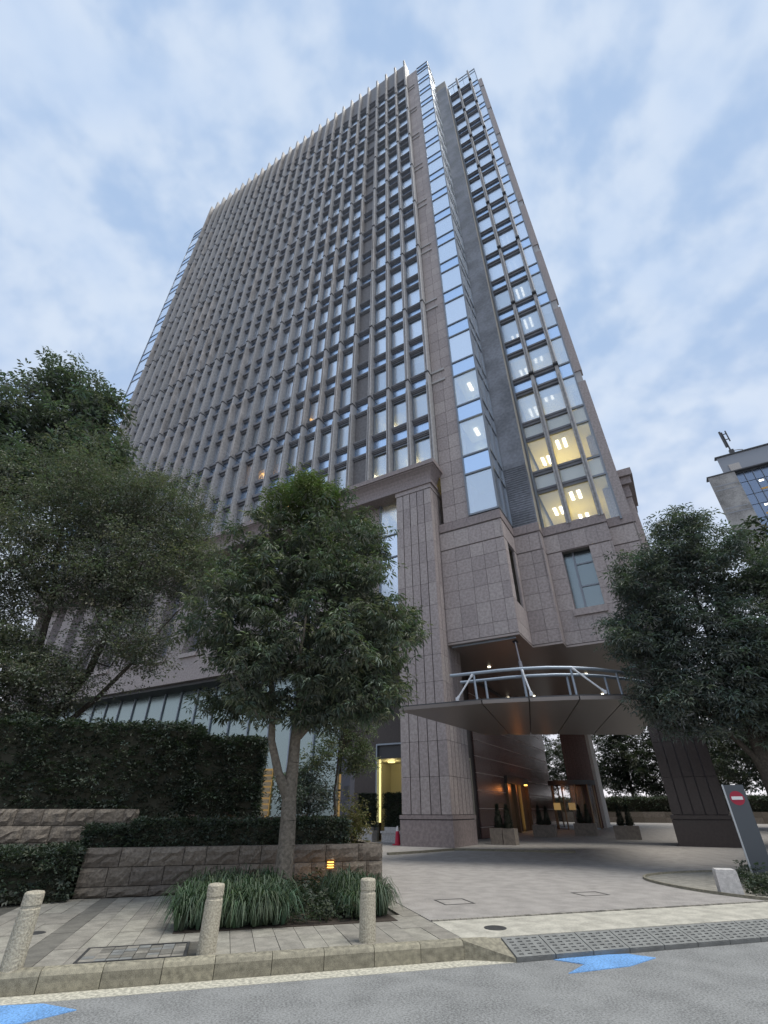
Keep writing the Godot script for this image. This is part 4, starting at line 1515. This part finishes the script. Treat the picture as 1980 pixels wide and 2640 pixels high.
func courses(o: Node, s0: float, s1: float, t: float, ys: Array, seed_: int) -> void:
	var r := RandomNumberGenerator.new()
	r.seed = seed_
	var variants := []
	for k in 6:
		variants.append(rough_stone(seed_ * 10 + k))
	for j in ys.size() - 1:
		var s := s0
		while s < s1 - 0.15:
			var w := r.randf_range(0.38, 0.8)
			if s + w > s1 - 0.25:
				w = s1 - s
			var h: float = ys[j + 1] - ys[j]
			put(o, "stone", variants[r.randi() % 6], M[["wall_stone", "wall_stone_b", "wall_stone_c"][r.randi() % 3]], Transform3D(Basis.from_scale(Vector3(w - 0.012, h - 0.012, 0.36)), Vector3(s + w / 2, ys[j] + h / 2, -t - 0.18 + r.randf_range(-0.012, 0.012))))
			s += w


func courses_side(o: Node, s: float, t0: float, t1: float, ys: Array, seed_: int) -> void:
	var r := RandomNumberGenerator.new()
	r.seed = seed_
	for j in ys.size() - 1:
		var t := t0
		while t < t1 - 0.1:
			var w := minf(r.randf_range(0.45, 0.8), t1 - t)
			var h: float = ys[j + 1] - ys[j]
			put(o, "stone", rough_stone(seed_ * 31 + j), M[["wall_stone", "wall_stone_b", "wall_stone_c"][r.randi() % 3]], Transform3D(Basis(UP, PI / 2) * Basis.from_scale(Vector3(w - 0.012, h - 0.012, 0.3)), Vector3(s - 0.15, ys[j] + h / 2, -t - w / 2)))
			t += w


func rough_stone(seed_: int) -> ArrayMesh:  # a unit block whose front (+z) is hammered
	var r := RandomNumberGenerator.new()
	r.seed = seed_
	var nx := 6
	var ny := 4
	var p := []
	for j in ny + 1:
		for i in nx + 1:
			var edge := i == 0 or j == 0 or i == nx or j == ny
			var z := 0.44 if edge else 0.5 + r.randf_range(-0.05, 0.12)
			p.append(Vector3(-0.5 + i / float(nx) + (0.0 if edge else r.randf_range(-0.05, 0.05)), -0.5 + j / float(ny) + (0.0 if edge else r.randf_range(-0.06, 0.06)), z))
	var mb := MB.new()
	for j in ny:
		for i in nx:
			var a: Vector3 = p[j * (nx + 1) + i]
			var b: Vector3 = p[j * (nx + 1) + i + 1]
			var c: Vector3 = p[(j + 1) * (nx + 1) + i + 1]
			var d: Vector3 = p[(j + 1) * (nx + 1) + i]
			mb.tri(a, b, c)
			mb.tri(a, c, d)
	var e := 0.5
	mb.quad(Vector3(-e, e, 0.44), Vector3(e, e, 0.44), Vector3(e, e, -e), Vector3(-e, e, -e))
	mb.quad(Vector3(-e, -e, -e), Vector3(e, -e, -e), Vector3(e, -e, 0.44), Vector3(-e, -e, 0.44))
	mb.quad(Vector3(e, -e, 0.44), Vector3(e, -e, -e), Vector3(e, e, -e), Vector3(e, e, 0.44))
	mb.quad(Vector3(-e, -e, -e), Vector3(-e, -e, 0.44), Vector3(-e, e, 0.44), Vector3(-e, e, -e))
	return mb.mesh()


func grass_tuft(blades: int, length: float, seed_: int) -> ArrayMesh:
	var r := RandomNumberGenerator.new()
	r.seed = seed_
	var mb := MB.new()
	for i in blades:
		var a := r.randf() * TAU
		var d := Vector3(cos(a), 0, sin(a))
		var side := Vector3(-d.z, 0, d.x) * 0.011
		var l := length * r.randf_range(0.65, 1.25)
		var lean := r.randf_range(0.45, 1.0)
		var last := d * 0.03
		for k in 5:
			var t := (k + 1) / 5.0
			var p := d * (0.03 + l * lean * 0.85 * pow(t, 1.25)) + UP * (l * (0.95 - 0.3 * lean) * sin(t * PI * (0.5 + lean * 0.44)))
			var w0 := 1.0 - 0.7 * pow(k / 5.0, 2.0)
			var w1 := 1.0 - 0.92 * pow(t, 2.0)
			mb.quad(last - side * w0, last + side * w0, p + side * w1, p - side * w1)
			last = p
	return mb.mesh()


func build_trees() -> void:
	# --- the tree before the tower: pale forked trunk, long drooping leaves
	leaf_material("oak_leaf", Color(0.115, 0.142, 0.108), 0.58)
	leaf_material("oak_leaf_top", Color(0.15, 0.20, 0.08), 0.58)  # brighter, yellower green for the top of the crown
	var st := street()
	var o := thing("street_tree", "evergreen tree with pale forked trunk and drooping narrow leaves before the tower", "tree", "", st)
	var b := Vector3(1.27, 0, -11.8)
	var limbs := [
		[[b, b + Vector3(0.0, 0.9, 0), b + Vector3(-0.02, 1.75, 0)], 0.19, 0.155],
		[[b + Vector3(-0.02, 1.75, 0), b + Vector3(-0.02, 2.4, 0.05), b + Vector3(0.0, 3.4, 0.05), b + Vector3(0.1, 4.8, 0), b + Vector3(-0.1, 6.4, 0.1), b + Vector3(-0.2, 8.4, 0)], 0.15, 0.04],
		[[b + Vector3(-0.02, 1.75, 0), b + Vector3(-0.3, 2.15, 0.05), b + Vector3(-0.55, 2.8, 0.1), b + Vector3(-0.62, 3.5, 0.15), b + Vector3(-0.9, 4.8, 0.3), b + Vector3(-1.2, 6.2, 0.3)], 0.11, 0.035],
		[[b + Vector3(0.0, 3.0, 0.05), b + Vector3(0.7, 3.5, 0.2), b + Vector3(1.4, 4.3, 0.3), b + Vector3(1.9, 5.2, 0.2)], 0.075, 0.025],
		[[b + Vector3(0.05, 4.2, 0.0), b + Vector3(0.5, 5.4, -0.5), b + Vector3(0.9, 6.8, -0.9), b + Vector3(1.0, 8.2, -0.8)], 0.08, 0.025],
		[[b + Vector3(0.0, 3.4, 0.05), b + Vector3(-0.2, 4.3, 1.0), b + Vector3(-0.2, 5.2, 1.6)], 0.07, 0.025],
		[[b + Vector3(0.1, 4.8, 0.0), b + Vector3(0.5, 5.8, 0.9), b + Vector3(0.9, 7.0, 1.2)], 0.06, 0.02],
	]
	var lobes := [
		[b + Vector3(0.1, 8.6, -0.2), Vector3(1.7, 1.35, 1.7), 1.2],
		[b + Vector3(1.2, 8.2, -0.3), Vector3(0.95, 1.25, 1.2), 0.7],
		[b + Vector3(-1.5, 7.4, 0.2), Vector3(1.2, 1.2, 1.4), 0.8],
		[b + Vector3(0.5, 7.0, 0.9), Vector3(1.3, 0.9, 1.2), 0.7],
		[b + Vector3(-1.8, 5.6, 0.2), Vector3(1.25, 1.0, 1.4), 0.9],
		[b + Vector3(1.75, 5.3, 0.1), Vector3(1.1, 1.1, 1.5), 1.0],
		[b + Vector3(0.9, 6.4, 0.4), Vector3(1.4, 0.9, 1.3), 0.7],
		[b + Vector3(-0.9, 6.6, 0.3), Vector3(1.3, 0.9, 1.3), 0.7],
		[b + Vector3(0.3, 5.0, 1.3), Vector3(1.9, 1.0, 0.9), 1.0],
		[b + Vector3(-0.8, 4.4, 0.6), Vector3(1.5, 0.6, 1.2), 0.6],
		[b + Vector3(1.4, 4.0, 0.3), Vector3(1.2, 0.45, 1.1), 0.5],
		[b + Vector3(-1.5, 3.75, -0.5), Vector3(0.75, 0.35, 0.8), 0.3],
		[b + Vector3(0.2, 4.0, 0.9), Vector3(1.7, 0.5, 0.8), 0.5],
		[b + Vector3(-0.5, 3.5, 0.6), Vector3(1.2, 0.4, 0.8), 0.35],
		[b + Vector3(1.0, 3.5, 0.4), Vector3(1.1, 0.4, 0.8), 0.35],
		[b + Vector3(1.8, 4.3, 0.0), Vector3(0.8, 0.6, 0.9), 0.3],
		[b + Vector3(2.6, 5.9, 0.0), Vector3(0.5, 0.6, 0.7), 0.2],
	]
	var tips := grow(o, limbs, lobes, 760, M.bark_pale, 71, 0.006, 2.4, 0.36)
	var spray := leaf_cluster(11, 0.15, 0.034, 0.12, 0.75, 21)
	var spray2 := leaf_cluster(9, 0.13, 0.032, 0.14, 0.55, 22)
	var low_tips := []
	var top_tips := []
	for p in tips:
		if p.y > 8.9 and p.x < 1.6:
			top_tips.append(p)
		else:
			low_tips.append(p)
	scatter(o, "crown", spray, M.oak_leaf, around(low_tips, 6200, 0.14, 72), 1.0, 0.42, 0.35, 73)
	leaf_material("oak_leaf_pale", Color(0.15, 0.175, 0.125), 0.5)
	scatter(o, "crown", spray2, M.oak_leaf_pale, around(low_tips, 2300, 0.22, 74), 1.0, 0.42, 0.35, 75)
	scatter(o, "crown_top", spray2, M.oak_leaf_top, around(top_tips, 1700, 0.2, 76), 1.0, 0.25, 0.3, 77)
	# --- big tree at the left: dark evergreen top
	leaf_material("dark_leaf", Color(0.14, 0.17, 0.148), 0.58)
	leaf_material("autumn_leaf", Color(0.155, 0.172, 0.138), 0.58)
	o = thing("tall_tree", "tall dark evergreen tree rising behind the big hedge at the left", "tree", "", st)
	b = Vector3(-13.2, 0.7, -25.0)
	limbs = [
		[[b, b + Vector3(0.2, 4, 0), b + Vector3(0.0, 9, 0.2), b + Vector3(-0.4, 14, 0), b + Vector3(-0.9, 20, 0), b + Vector3(-0.9, 23.5, 0)], 0.36, 0.05],
		[[b + Vector3(0.0, 9, 0.2), b + Vector3(2.0, 12, 0.5), b + Vector3(3.3, 16, 0.3)], 0.14, 0.03],
		[[b + Vector3(0.0, 10, 0.2), b + Vector3(-2.5, 13, 0.5), b + Vector3(-3.8, 18, 0.3)], 0.14, 0.03],
		[[b + Vector3(-0.4, 14, 0), b + Vector3(1.6, 18, 1.0), b + Vector3(2.4, 21, 1.0)], 0.1, 0.03],
	]
	lobes = [
		[b + Vector3(-0.9, 23.3, 0.3), Vector3(1.5, 1.9, 1.5), 0.7],
		[b + Vector3(1.5, 21.5, 0.3), Vector3(1.7, 1.9, 1.7), 0.8],
		[b + Vector3(-1.2, 19.5, 0.3), Vector3(2.8, 2.4, 2.4), 1.5],
		[b + Vector3(2.6, 17.8, 0.5), Vector3(2.0, 2.0, 2.0), 1.1],
		[b + Vector3(-3.9, 19.4, 0.5), Vector3(1.7, 1.8, 1.8), 0.7],
		[b + Vector3(0.0, 15.5, 1.0), Vector3(4.2, 2.2, 2.4), 1.7],
		[b + Vector3(-4.5, 15.5, 1.0), Vector3(2.5, 2.5, 2.4), 1.0],
	]
	tips = grow(o, limbs, lobes, 600, M.bark_dark, 81, 0.008, 2.4, 0.32)
	var big := leaf_cluster(13, 0.26, 0.085, 0.30, 0.35, 31)
	scatter(o, "crown", big, M.dark_leaf, around(tips, 4900, 0.36, 82), 1.0, 0.45, 0.35, 83)
	# --- spreading tree with fine browning leaves before it
	o = thing("spreading_tree", "spreading tree with thin brownish foliage and visible dark branches behind the hedge", "tree", "", st)
	b = Vector3(-6.6, 0.7, -20.5)
	limbs = [
		[[b, b + Vector3(0.0, 1.6, 0), b + Vector3(-0.2, 3.0, 0)], 0.28, 0.24],
		[[b + Vector3(-0.2, 3.0, 0), b + Vector3(-1.0, 5.0, 0.3), b + Vector3(-1.2, 7.5, 0.4), b + Vector3(-1.9, 10.5, 0.4), b + Vector3(-2.2, 13.5, 0.4)], 0.17, 0.03],
		[[b + Vector3(-0.2, 3.0, 0), b + Vector3(0.8, 5.2, 0.2), b + Vector3(1.2, 7.8, 0.4), b + Vector3(1.0, 10.8, 0.2), b + Vector3(1.8, 13.6, 0.2)], 0.17, 0.03],
		[[b + Vector3(-0.1, 2.6, 0), b + Vector3(1.4, 4.2, 0.5), b + Vector3(2.5, 5.8, 0.8), b + Vector3(3.4, 7.6, 0.8)], 0.12, 0.025],
		[[b + Vector3(-0.2, 3.0, 0), b + Vector3(-2.2, 4.4, 0.5), b + Vector3(-4.2, 6.2, 0.6)], 0.12, 0.025],
		[[b + Vector3(1.2, 7.8, 0.4), b + Vector3(2.6, 9.6, 0.6), b + Vector3(4.0, 11.4, 0.6)], 0.07, 0.02],
		[[b + Vector3(-1.2, 7.5, 0.4), b + Vector3(-2.8, 9.0, 0.6), b + Vector3(-4.4, 10.6, 0.6)], 0.07, 0.02],
	]
	lobes = [
		[b + Vector3(-2.0, 12.5, 0.3), Vector3(3.2, 2.2, 2.6), 1.2],
		[b + Vector3(1.4, 12.2, 0.3), Vector3(2.4, 2.2, 2.4), 0.9],
		[b + Vector3(3.3, 9.8, 0.6), Vector3(1.7, 2.2, 2.0), 0.45],
		[b + Vector3(0.3, 9.2, 0.6), Vector3(3.2, 2.2, 2.4), 1.0],
		[b + Vector3(-3.6, 8.8, 0.6), Vector3(3.0, 2.4, 2.4), 1.2],
		[b + Vector3(1.9, 6.4, 0.8), Vector3(1.9, 1.3, 2.0), 0.3],
		[b + Vector3(-3.2, 5.4, 0.8), Vector3(2.8, 1.5, 2.0), 0.9],
		[b + Vector3(-0.6, 4.6, 1.0), Vector3(2.2, 1.1, 1.5), 0.6],
	]
	tips = grow(o, limbs, lobes, 1100, M.bark_dark, 91, 0.008, 2.4, 0.26)
	var fine := leaf_cluster(12, 0.085, 0.042, 0.20, 0.3, 41)
	scatter(o, "crown", fine, M.autumn_leaf, around(tips, 16500, 0.38, 92), 1.2, 0.45, 0.4, 93)
	# --- tree at the right, before the far column
	leaf_material("right_leaf", Color(0.115, 0.142, 0.13), 0.58)
	o = thing("street_tree", "bushy dark evergreen tree standing behind the no-entry sign", "tree")
	b = Vector3(2.1, 0, -19.6)
	limbs = [
		[[b, b + Vector3(0, 1.6, 0), b + Vector3(0.05, 3.2, 0)], 0.24, 0.2],
		[[b + Vector3(0.05, 3.2, 0), b + Vector3(-0.1, 5.5, 0), b + Vector3(-0.1, 8.0, 0), b + Vector3(0.3, 10.3, 0)], 0.17, 0.03],
		[[b + Vector3(0.0, 2.6, 0), b + Vector3(-1.1, 4.4, 0.3), b + Vector3(-2.0, 6.2, 0.5)], 0.1, 0.025],
		[[b + Vector3(0.05, 3.2, 0), b + Vector3(1.5, 5.4, 0), b + Vector3(2.4, 7.6, 0)], 0.12, 0.025],
		[[b + Vector3(0.0, 4.2, 0), b + Vector3(-0.7, 6.6, 0.5), b + Vector3(-1.2, 8.6, 0.5)], 0.09, 0.025],
	]
	lobes = [
		[b + Vector3(0.2, 10.0, 0), Vector3(1.6, 1.5, 1.6), 1.0],
		[b + Vector3(-1.5, 8.6, 0.2), Vector3(1.25, 1.6, 1.4), 0.9],
		[b + Vector3(-2.2, 6.6, 0.3), Vector3(1.35, 1.35, 1.5), 1.0],
		[b + Vector3(-1.4, 4.6, 0.4), Vector3(1.5, 1.1, 1.4), 0.9],
		[b + Vector3(1.6, 8.6, 0), Vector3(1.9, 1.8, 1.8), 1.1],
		[b + Vector3(2.8, 6.2, 0), Vector3(1.9, 1.8, 1.8), 1.1],
		[b + Vector3(1.2, 4.2, 0), Vector3(2.2, 1.0, 1.6), 1.0],
		[b + Vector3(0.3, 6.4, 0.6), Vector3(1.9, 1.8, 1.2), 1.3],
	]
	tips = grow(o, limbs, lobes, 620, M.bark_dark, 101, 0.007, 2.4, 0.22)
	scatter(o, "crown", leaf_cluster(12, 0.15, 0.042, 0.17, 0.5, 51), M.right_leaf, around(tips, 9200, 0.22, 102), 1.05, 0.45, 0.35, 103)
	# --- small tree leaning out beside the grey post
	leaf_material("light_leaf", Color(0.13, 0.16, 0.09), 0.58)
	o = thing("young_tree", "young tree with pale green leaves between the pale trunk and the grey post", "tree", "", st)
	b = Vector3(3.2, 0.75, -16.5)
	tips = grow(o, [[[b, b + Vector3(-0.1, 1.2, 0), b + Vector3(0.0, 2.6, 0), b + Vector3(0.3, 3.6, 0)], 0.05, 0.015]], [[b + Vector3(0.2, 3.0, 0), Vector3(0.9, 0.8, 0.9), 1.0], [b + Vector3(0.6, 2.2, 0), Vector3(0.6, 0.5, 0.6), 0.6], [b + Vector3(-0.6, 2.2, 0), Vector3(0.6, 0.6, 0.6), 0.5]], 130, M.bark_dark, 111, 0.004, 2.4, 0.1)
	scatter(o, "crown", leaf_cluster(9, 0.10, 0.04, 0.12, 0.3, 61), M.light_leaf, around(tips, 700, 0.12, 112), 1.0, 0.3, 0.35, 113)
	o = thing("leafy_shrub", "dark leafy shrub before the teal glazing beside the pale trunk", "shrub", "", st)
	b = Vector3(2.3, 0.75, -17.0)
	tips = grow(o, [[[b, b + Vector3(0.1, 0.8, 0), b + Vector3(0.0, 1.6, 0)], 0.05, 0.015]], [[b + Vector3(0.0, 1.3, 0), Vector3(0.9, 0.8, 0.8), 1.0]], 100, M.bark_dark, 115, 0.004, 2.4, 0.1)
	scatter(o, "crown", leaf_cluster(9, 0.11, 0.04, 0.12, 0.3, 62), M.dark_leaf, around(tips, 700, 0.15, 116), 1.0, 0.3, 0.35, 117)
	# --- trees behind the tower, seen under it and at the right edge; the last two are added to block sky light
	leaf_material("far_leaf", Color(0.06, 0.075, 0.055), 0.58)
	var far_spray := leaf_cluster(13, 0.30, 0.13, 0.36, 0.3, 71)
	var spots := [[-17.0, -72.0, 14.0, 3.4], [-12.0, -76.0, 15.0, 3.6], [-6.2, -69.0, 12.0, 3.2], [-2.0, -72.0, 13.0, 3.6], [2.6, -68.0, 12.5, 3.4], [6.5, -52.0, 12.0, 3.6], [10.5, -46.0, 13.0, 4.0], [6.2, -34.0, 11.0, 2.8], [9.5, -38.0, 12.0, 3.4], [15.0, -55.0, 14.0, 4.2], [7.4, -24.0, 12.5, 3.6], [8.6, -30.5, 13.0, 3.8]]
	var names := ["garden tree behind the tower hidden mostly by the red lobby wall", "garden tree behind the tower between lobby wall and revolving door", "garden tree behind the tower just right of the rear column", "garden tree behind the tower over the middle of the garden wall", "garden tree behind the tower close to the dark far column", "tree beyond the forecourt behind the dark far column", "tree beyond the forecourt below the grey neighbouring building", "tree beyond the forecourt right beside the bushy street tree", "tree beyond the forecourt behind the street tree's trunk", "large tree beyond the forecourt at the neighbouring building's foot", "added shading tree just right of the bushy street tree along the drive", "second added shading tree along the drive past the bushy street tree"]
	for i in spots.size():
		var q: Array = spots[i]
		o = thing("garden_tree", names[i], "tree", ["trees behind the tower", "trees beyond the forecourt"][0 if i < 5 else 1])
		b = Vector3(q[0], 0.3, q[1])
		var h: float = q[2]
		var w: float = q[3]
		tips = grow(o, [[[b, b + Vector3(0.1, h * 0.3, 0), b + Vector3(0, h * 0.6, 0), b + Vector3(0.2, h * 0.85, 0)], 0.22, 0.04]], [[b + Vector3(0, h * 0.8, 0), Vector3(w * 0.7, h * 0.2, w * 0.7), 1.0], [b + Vector3(0.6, h * 0.55, 0), Vector3(w, h * 0.2, w), 1.6], [b + Vector3(-0.8, h * 0.35, 0), Vector3(w, h * 0.16, w), 1.2]], 170, M.bark_dark, 200 + i, 0.01, 2.4, 0.1)
		scatter(o, "crown", far_spray, M.far_leaf, around(tips, 1500, 0.45, 220 + i), 1.0, 0.3, 0.4, 240 + i)
	var leafy := leaf_cluster(9, 0.16, 0.07, 0.18, 0.2, 72)
	hedge("garden_hedge", "dark hedge along the rear garden wall behind the forecourt", Vector3(-16, 0.4, -66.5), Vector3(14, 2.6, -63.2), leafy, M.far_leaf, 18, 46, Transform3D(), 0.4, 1.2)
	var gw := thing("garden_wall", "low stone garden wall at the rear of the driveway", "wall")
	for k in 14:
		for j in 2:
			slab(gw, "stone", Vector3(-13.0 + k * 2.0, 0.45 + j * 0.48, -62.6), Vector3(-11.02 + k * 2.0, 0.92 + j * 0.48, -62.0), M[["wall_stone", "wall_stone_c", "planter_stone"][(k + j) % 3]])


# ---------------------------------------------------------------- small things
func bollard_mesh() -> ArrayMesh:
	var mb := MB.new()
	mb.lathe(Vector3.ZERO, [Vector2(0.115, -0.03), Vector2(0.113, 0.2), Vector2(0.109, 0.52), Vector2(0.1, 0.53), Vector2(0.1, 0.55), Vector2(0.108, 0.56), Vector2(0.107, 0.665), Vector2(0.095, 0.682), Vector2(0.05, 0.69), Vector2(0.001, 0.691)], 28)
	return mb.mesh()


func build_small_things() -> void:
	var st := street()
	var bm := bollard_mesh()
	var where := [[-2.08, 8.05, "round granite bollard standing by itself at the kerb on bare paving"], [0.01, 8.18, "round granite bollard at the kerb before the arching grass"], [2.09, 8.18, "round granite bollard at the kerb next to the driveway apron"]]
	for q in where:
		var o := thing("bollard", q[2], "bollard", "granite bollards along the kerb", Transform3D(st.basis.rotated(UP, q[0]), sp(q[0], 0, q[1])))
		put(o, "shaft", bm, M.bollard_granite)
	# squat stone post
	var o := thing("stone_post", "squat square stone post at the edge of the oval island", "post", "", Transform3D(Basis(UP, 0.15), Vector3(0.13, 0, -14.75)))
	var mb := MB.new()
	mb.prism(PackedVector2Array([Vector2(-0.21, 0), Vector2(0.21, 0), Vector2(0.2, 0.39), Vector2(0.18, 0.43), Vector2(-0.18, 0.43), Vector2(-0.2, 0.39)]), Vector3(0, 0, -0.2), Vector3(1, 0, 0), UP, Vector3(0, 0, 0.4))
	add(o, "post_block", mb, M.white_stone)
	# entry sign
	o = thing("entry_sign", "tall grey slab sign with a red no-entry disc", "sign", "", Transform3D(Basis(), Vector3(0.93, 0, -16.6)))
	slab(o, "slab", Vector3(-0.2, 0, -0.12), Vector3(0.23, 2.06, 0.1), M.sign_grey)
	slab(o, "edge", Vector3(-0.235, 0, -0.12), Vector3(-0.2, 2.07, 0.1), M.sign_edge)
	mb = MB.new()
	mb.tube([Vector3(0.01, 1.77, 0.1), Vector3(0.01, 1.77, 0.106)], [0.155, 0.155], 32)
	add(o, "no_entry_disc", mb, M.sign_red)
	slab(o, "no_entry_bar", Vector3(-0.11, 1.735, 0.106), Vector3(0.13, 1.805, 0.11), M.sign_white)
	# garden lamp
	o = thing("garden_lamp", "low glowing garden lamp with slatted head before the stone wall", "lamp", "", Transform3D(st.basis, sp(2.36, 0, 12.6)))
	mb = MB.new()
	mb.lathe(Vector3.ZERO, [Vector2(0.05, 0), Vector2(0.04, 0.02), Vector2(0.04, 0.42), Vector2(0.05, 0.44)], 14)
	add(o, "stem", mb, M.dark_metal)
	mb = MB.new()
	mb.lathe(Vector3(0, 0.44, 0), [Vector2(0.001, 0), Vector2(0.07, 0.0), Vector2(0.07, 0.13), Vector2(0.001, 0.13)], 16)
	add(o, "lamp_core", mb, M.lamp_warm)
	for k in 4:
		mb = MB.new()
		mb.lathe(Vector3(0, 0.44 + k * 0.045, 0), [Vector2(0.08, 0), Vector2(0.115, -0.012), Vector2(0.115, 0.0), Vector2(0.08, 0.014)], 18)
		add(o, "lamp_slat", mb, M.bronze)
	mb = MB.new()
	mb.lathe(Vector3(0, 0.6, 0), [Vector2(0.115, 0), Vector2(0.1, 0.03), Vector2(0.001, 0.04)], 18)
	add(o, "lamp_top", mb, M.bronze)
	var ol := OmniLight3D.new()
	ol.name = "lamp_light"
	ol.position = Vector3(0, 0.5, 0)
	ol.light_color = Color(1.0, 0.75, 0.35)
	ol.light_energy = 0.10
	ol.omni_range = 30
	ol.omni_attenuation = 2.0
	ol.light_size = 0.06
	ol.shadow_enabled = true
	o.add_child(ol)
	# traffic cone
	o = thing("traffic_cone", "red plastic traffic cone beside the left stone pillar", "cone", "", Transform3D(Basis(), Vector3(-13.97, 0, -25.9)))
	mb = MB.new()
	mb.lathe(Vector3.ZERO, [Vector2(0.15, 0.04), Vector2(0.09, 0.58), Vector2(0.075, 0.6)], 18)
	add(o, "cone_body", mb, M.red_plastic)
	mb = MB.new()
	mb.lathe(Vector3.ZERO, [Vector2(0.075, 0.6), Vector2(0.04, 0.8), Vector2(0.03, 0.83), Vector2(0.001, 0.83)], 18)
	add(o, "cone_top", mb, M.sign_white)
	slab(o, "cone_foot", Vector3(-0.2, 0, -0.2), Vector3(0.2, 0.045, 0.2), M.red_plastic)
	# grey post in the planting
	o = thing("grey_post", "dark grey square post with a small box between hedge and pillar", "post", "", Transform3D(Basis(), Vector3(-14.6, 0, -22)))
	slab(o, "shaft", Vector3(-0.28, 0, -0.2), Vector3(0.26, 4.0, 0.2), M.post_grey)
	slab(o, "box", Vector3(0.02, 2.1, 0.2), Vector3(0.26, 2.5, 0.36), M.dark_metal)
	# white planters with tall hedges by the door
	var small := leaf_cluster(9, 0.09, 0.04, 0.1, 0.1, 3)
	for q in [[-17.25, "white stepped planter with a tall clipped hedge left of the lit doorway"], [-15.45, "white stepped planter with a tall clipped hedge close to the left pillar"]]:
		var x: float = q[0]
		o = thing("white_planter", q[1], "planter", "white planters by the doorway", Transform3D(Basis(), Vector3(x, 0, -28.1)))
		slab(o, "trough", Vector3(-0.58, 0, -0.3), Vector3(0.58, 0.42, 0.3), M.white_stone)
		slab(o, "rim", Vector3(-0.64, 0.42, -0.34), Vector3(0.64, 0.53, 0.34), M.white_stone)
		slab(o, "step", Vector3(-0.42, 0.53, -0.26), Vector3(0.42, 0.71, 0.26), M.white_stone)
		hedge("planter_hedge", "tall narrow clipped hedge growing in the white planter " + ("left of the lit doorway" if x < -16 else "close to the left pillar"), Vector3(x - 0.55, 0.71, -28.45), Vector3(x + 0.55, 2.35, -28.05), small, M.hedge_leaf, 160, 300 + int(x), Transform3D(), 0.03)
	# stone planters with pointed conifers under the tower
	leaf_material("conifer_leaf", Color(0.02, 0.032, 0.022), 0.6)
	var needle := leaf_cluster(8, 0.10, 0.022, 0.05, -0.8, 91)
	var rr := RandomNumberGenerator.new()
	rr.seed = 9
	for q in [[Vector3(-9.3, 0, -29.2), 0.0, "paired stone planter with two pointed conifers nearest the left pillar", 0], [Vector3(-9.25, 0, -37.8), 0.05, "stone trough with two pointed conifers before the lobby doorway", 1], [Vector3(-7.0, 0.07, -40.0), 0.05, "stone trough with two pointed conifers before the revolving door", 1], [Vector3(-4.15, 0.02, -37.3), 0.15, "stone trough with two pointed conifers out on the open drive", 1]]:
		o = thing("stone_planter", q[2], "planter", "stone planters under the tower", Transform3D(Basis(UP, q[1]), q[0]))
		if q[3] == 0:
			slab(o, "box", Vector3(-0.68, 0, -0.34), Vector3(-0.02, 0.72, 0.34), M.planter_stone)
			slab(o, "box", Vector3(0.02, 0, -0.3), Vector3(0.66, 0.7, 0.36), M.planter_stone)
		else:
			slab(o, "box", Vector3(-0.72, 0, -0.3), Vector3(0.72, 0.7, 0.3), M.planter_stone)
		for sx in [-0.25, 0.25]:
			var c := MB.new()
			c.lathe(Vector3(sx, 0.68, 0), [Vector2(0.16, 0.0), Vector2(0.17, 0.25), Vector2(0.1, 0.75), Vector2(0.001, 1.05)], 12)
			add(o, "conifer", c, M.hedge_core)
			var places := []
			for i in 230:
				var t := pow(rr.randf(), 1.4)
				var a := rr.randf() * TAU
				var rad := lerpf(0.2, 0.01, t)
				places.append(Vector3(sx + cos(a) * rad, 0.72 + t * 1.02, sin(a) * rad))
			scatter(o, "conifer_foliage", needle, M.conifer_leaf, places, 1.0, 0.3, 0.3, rr.randi())
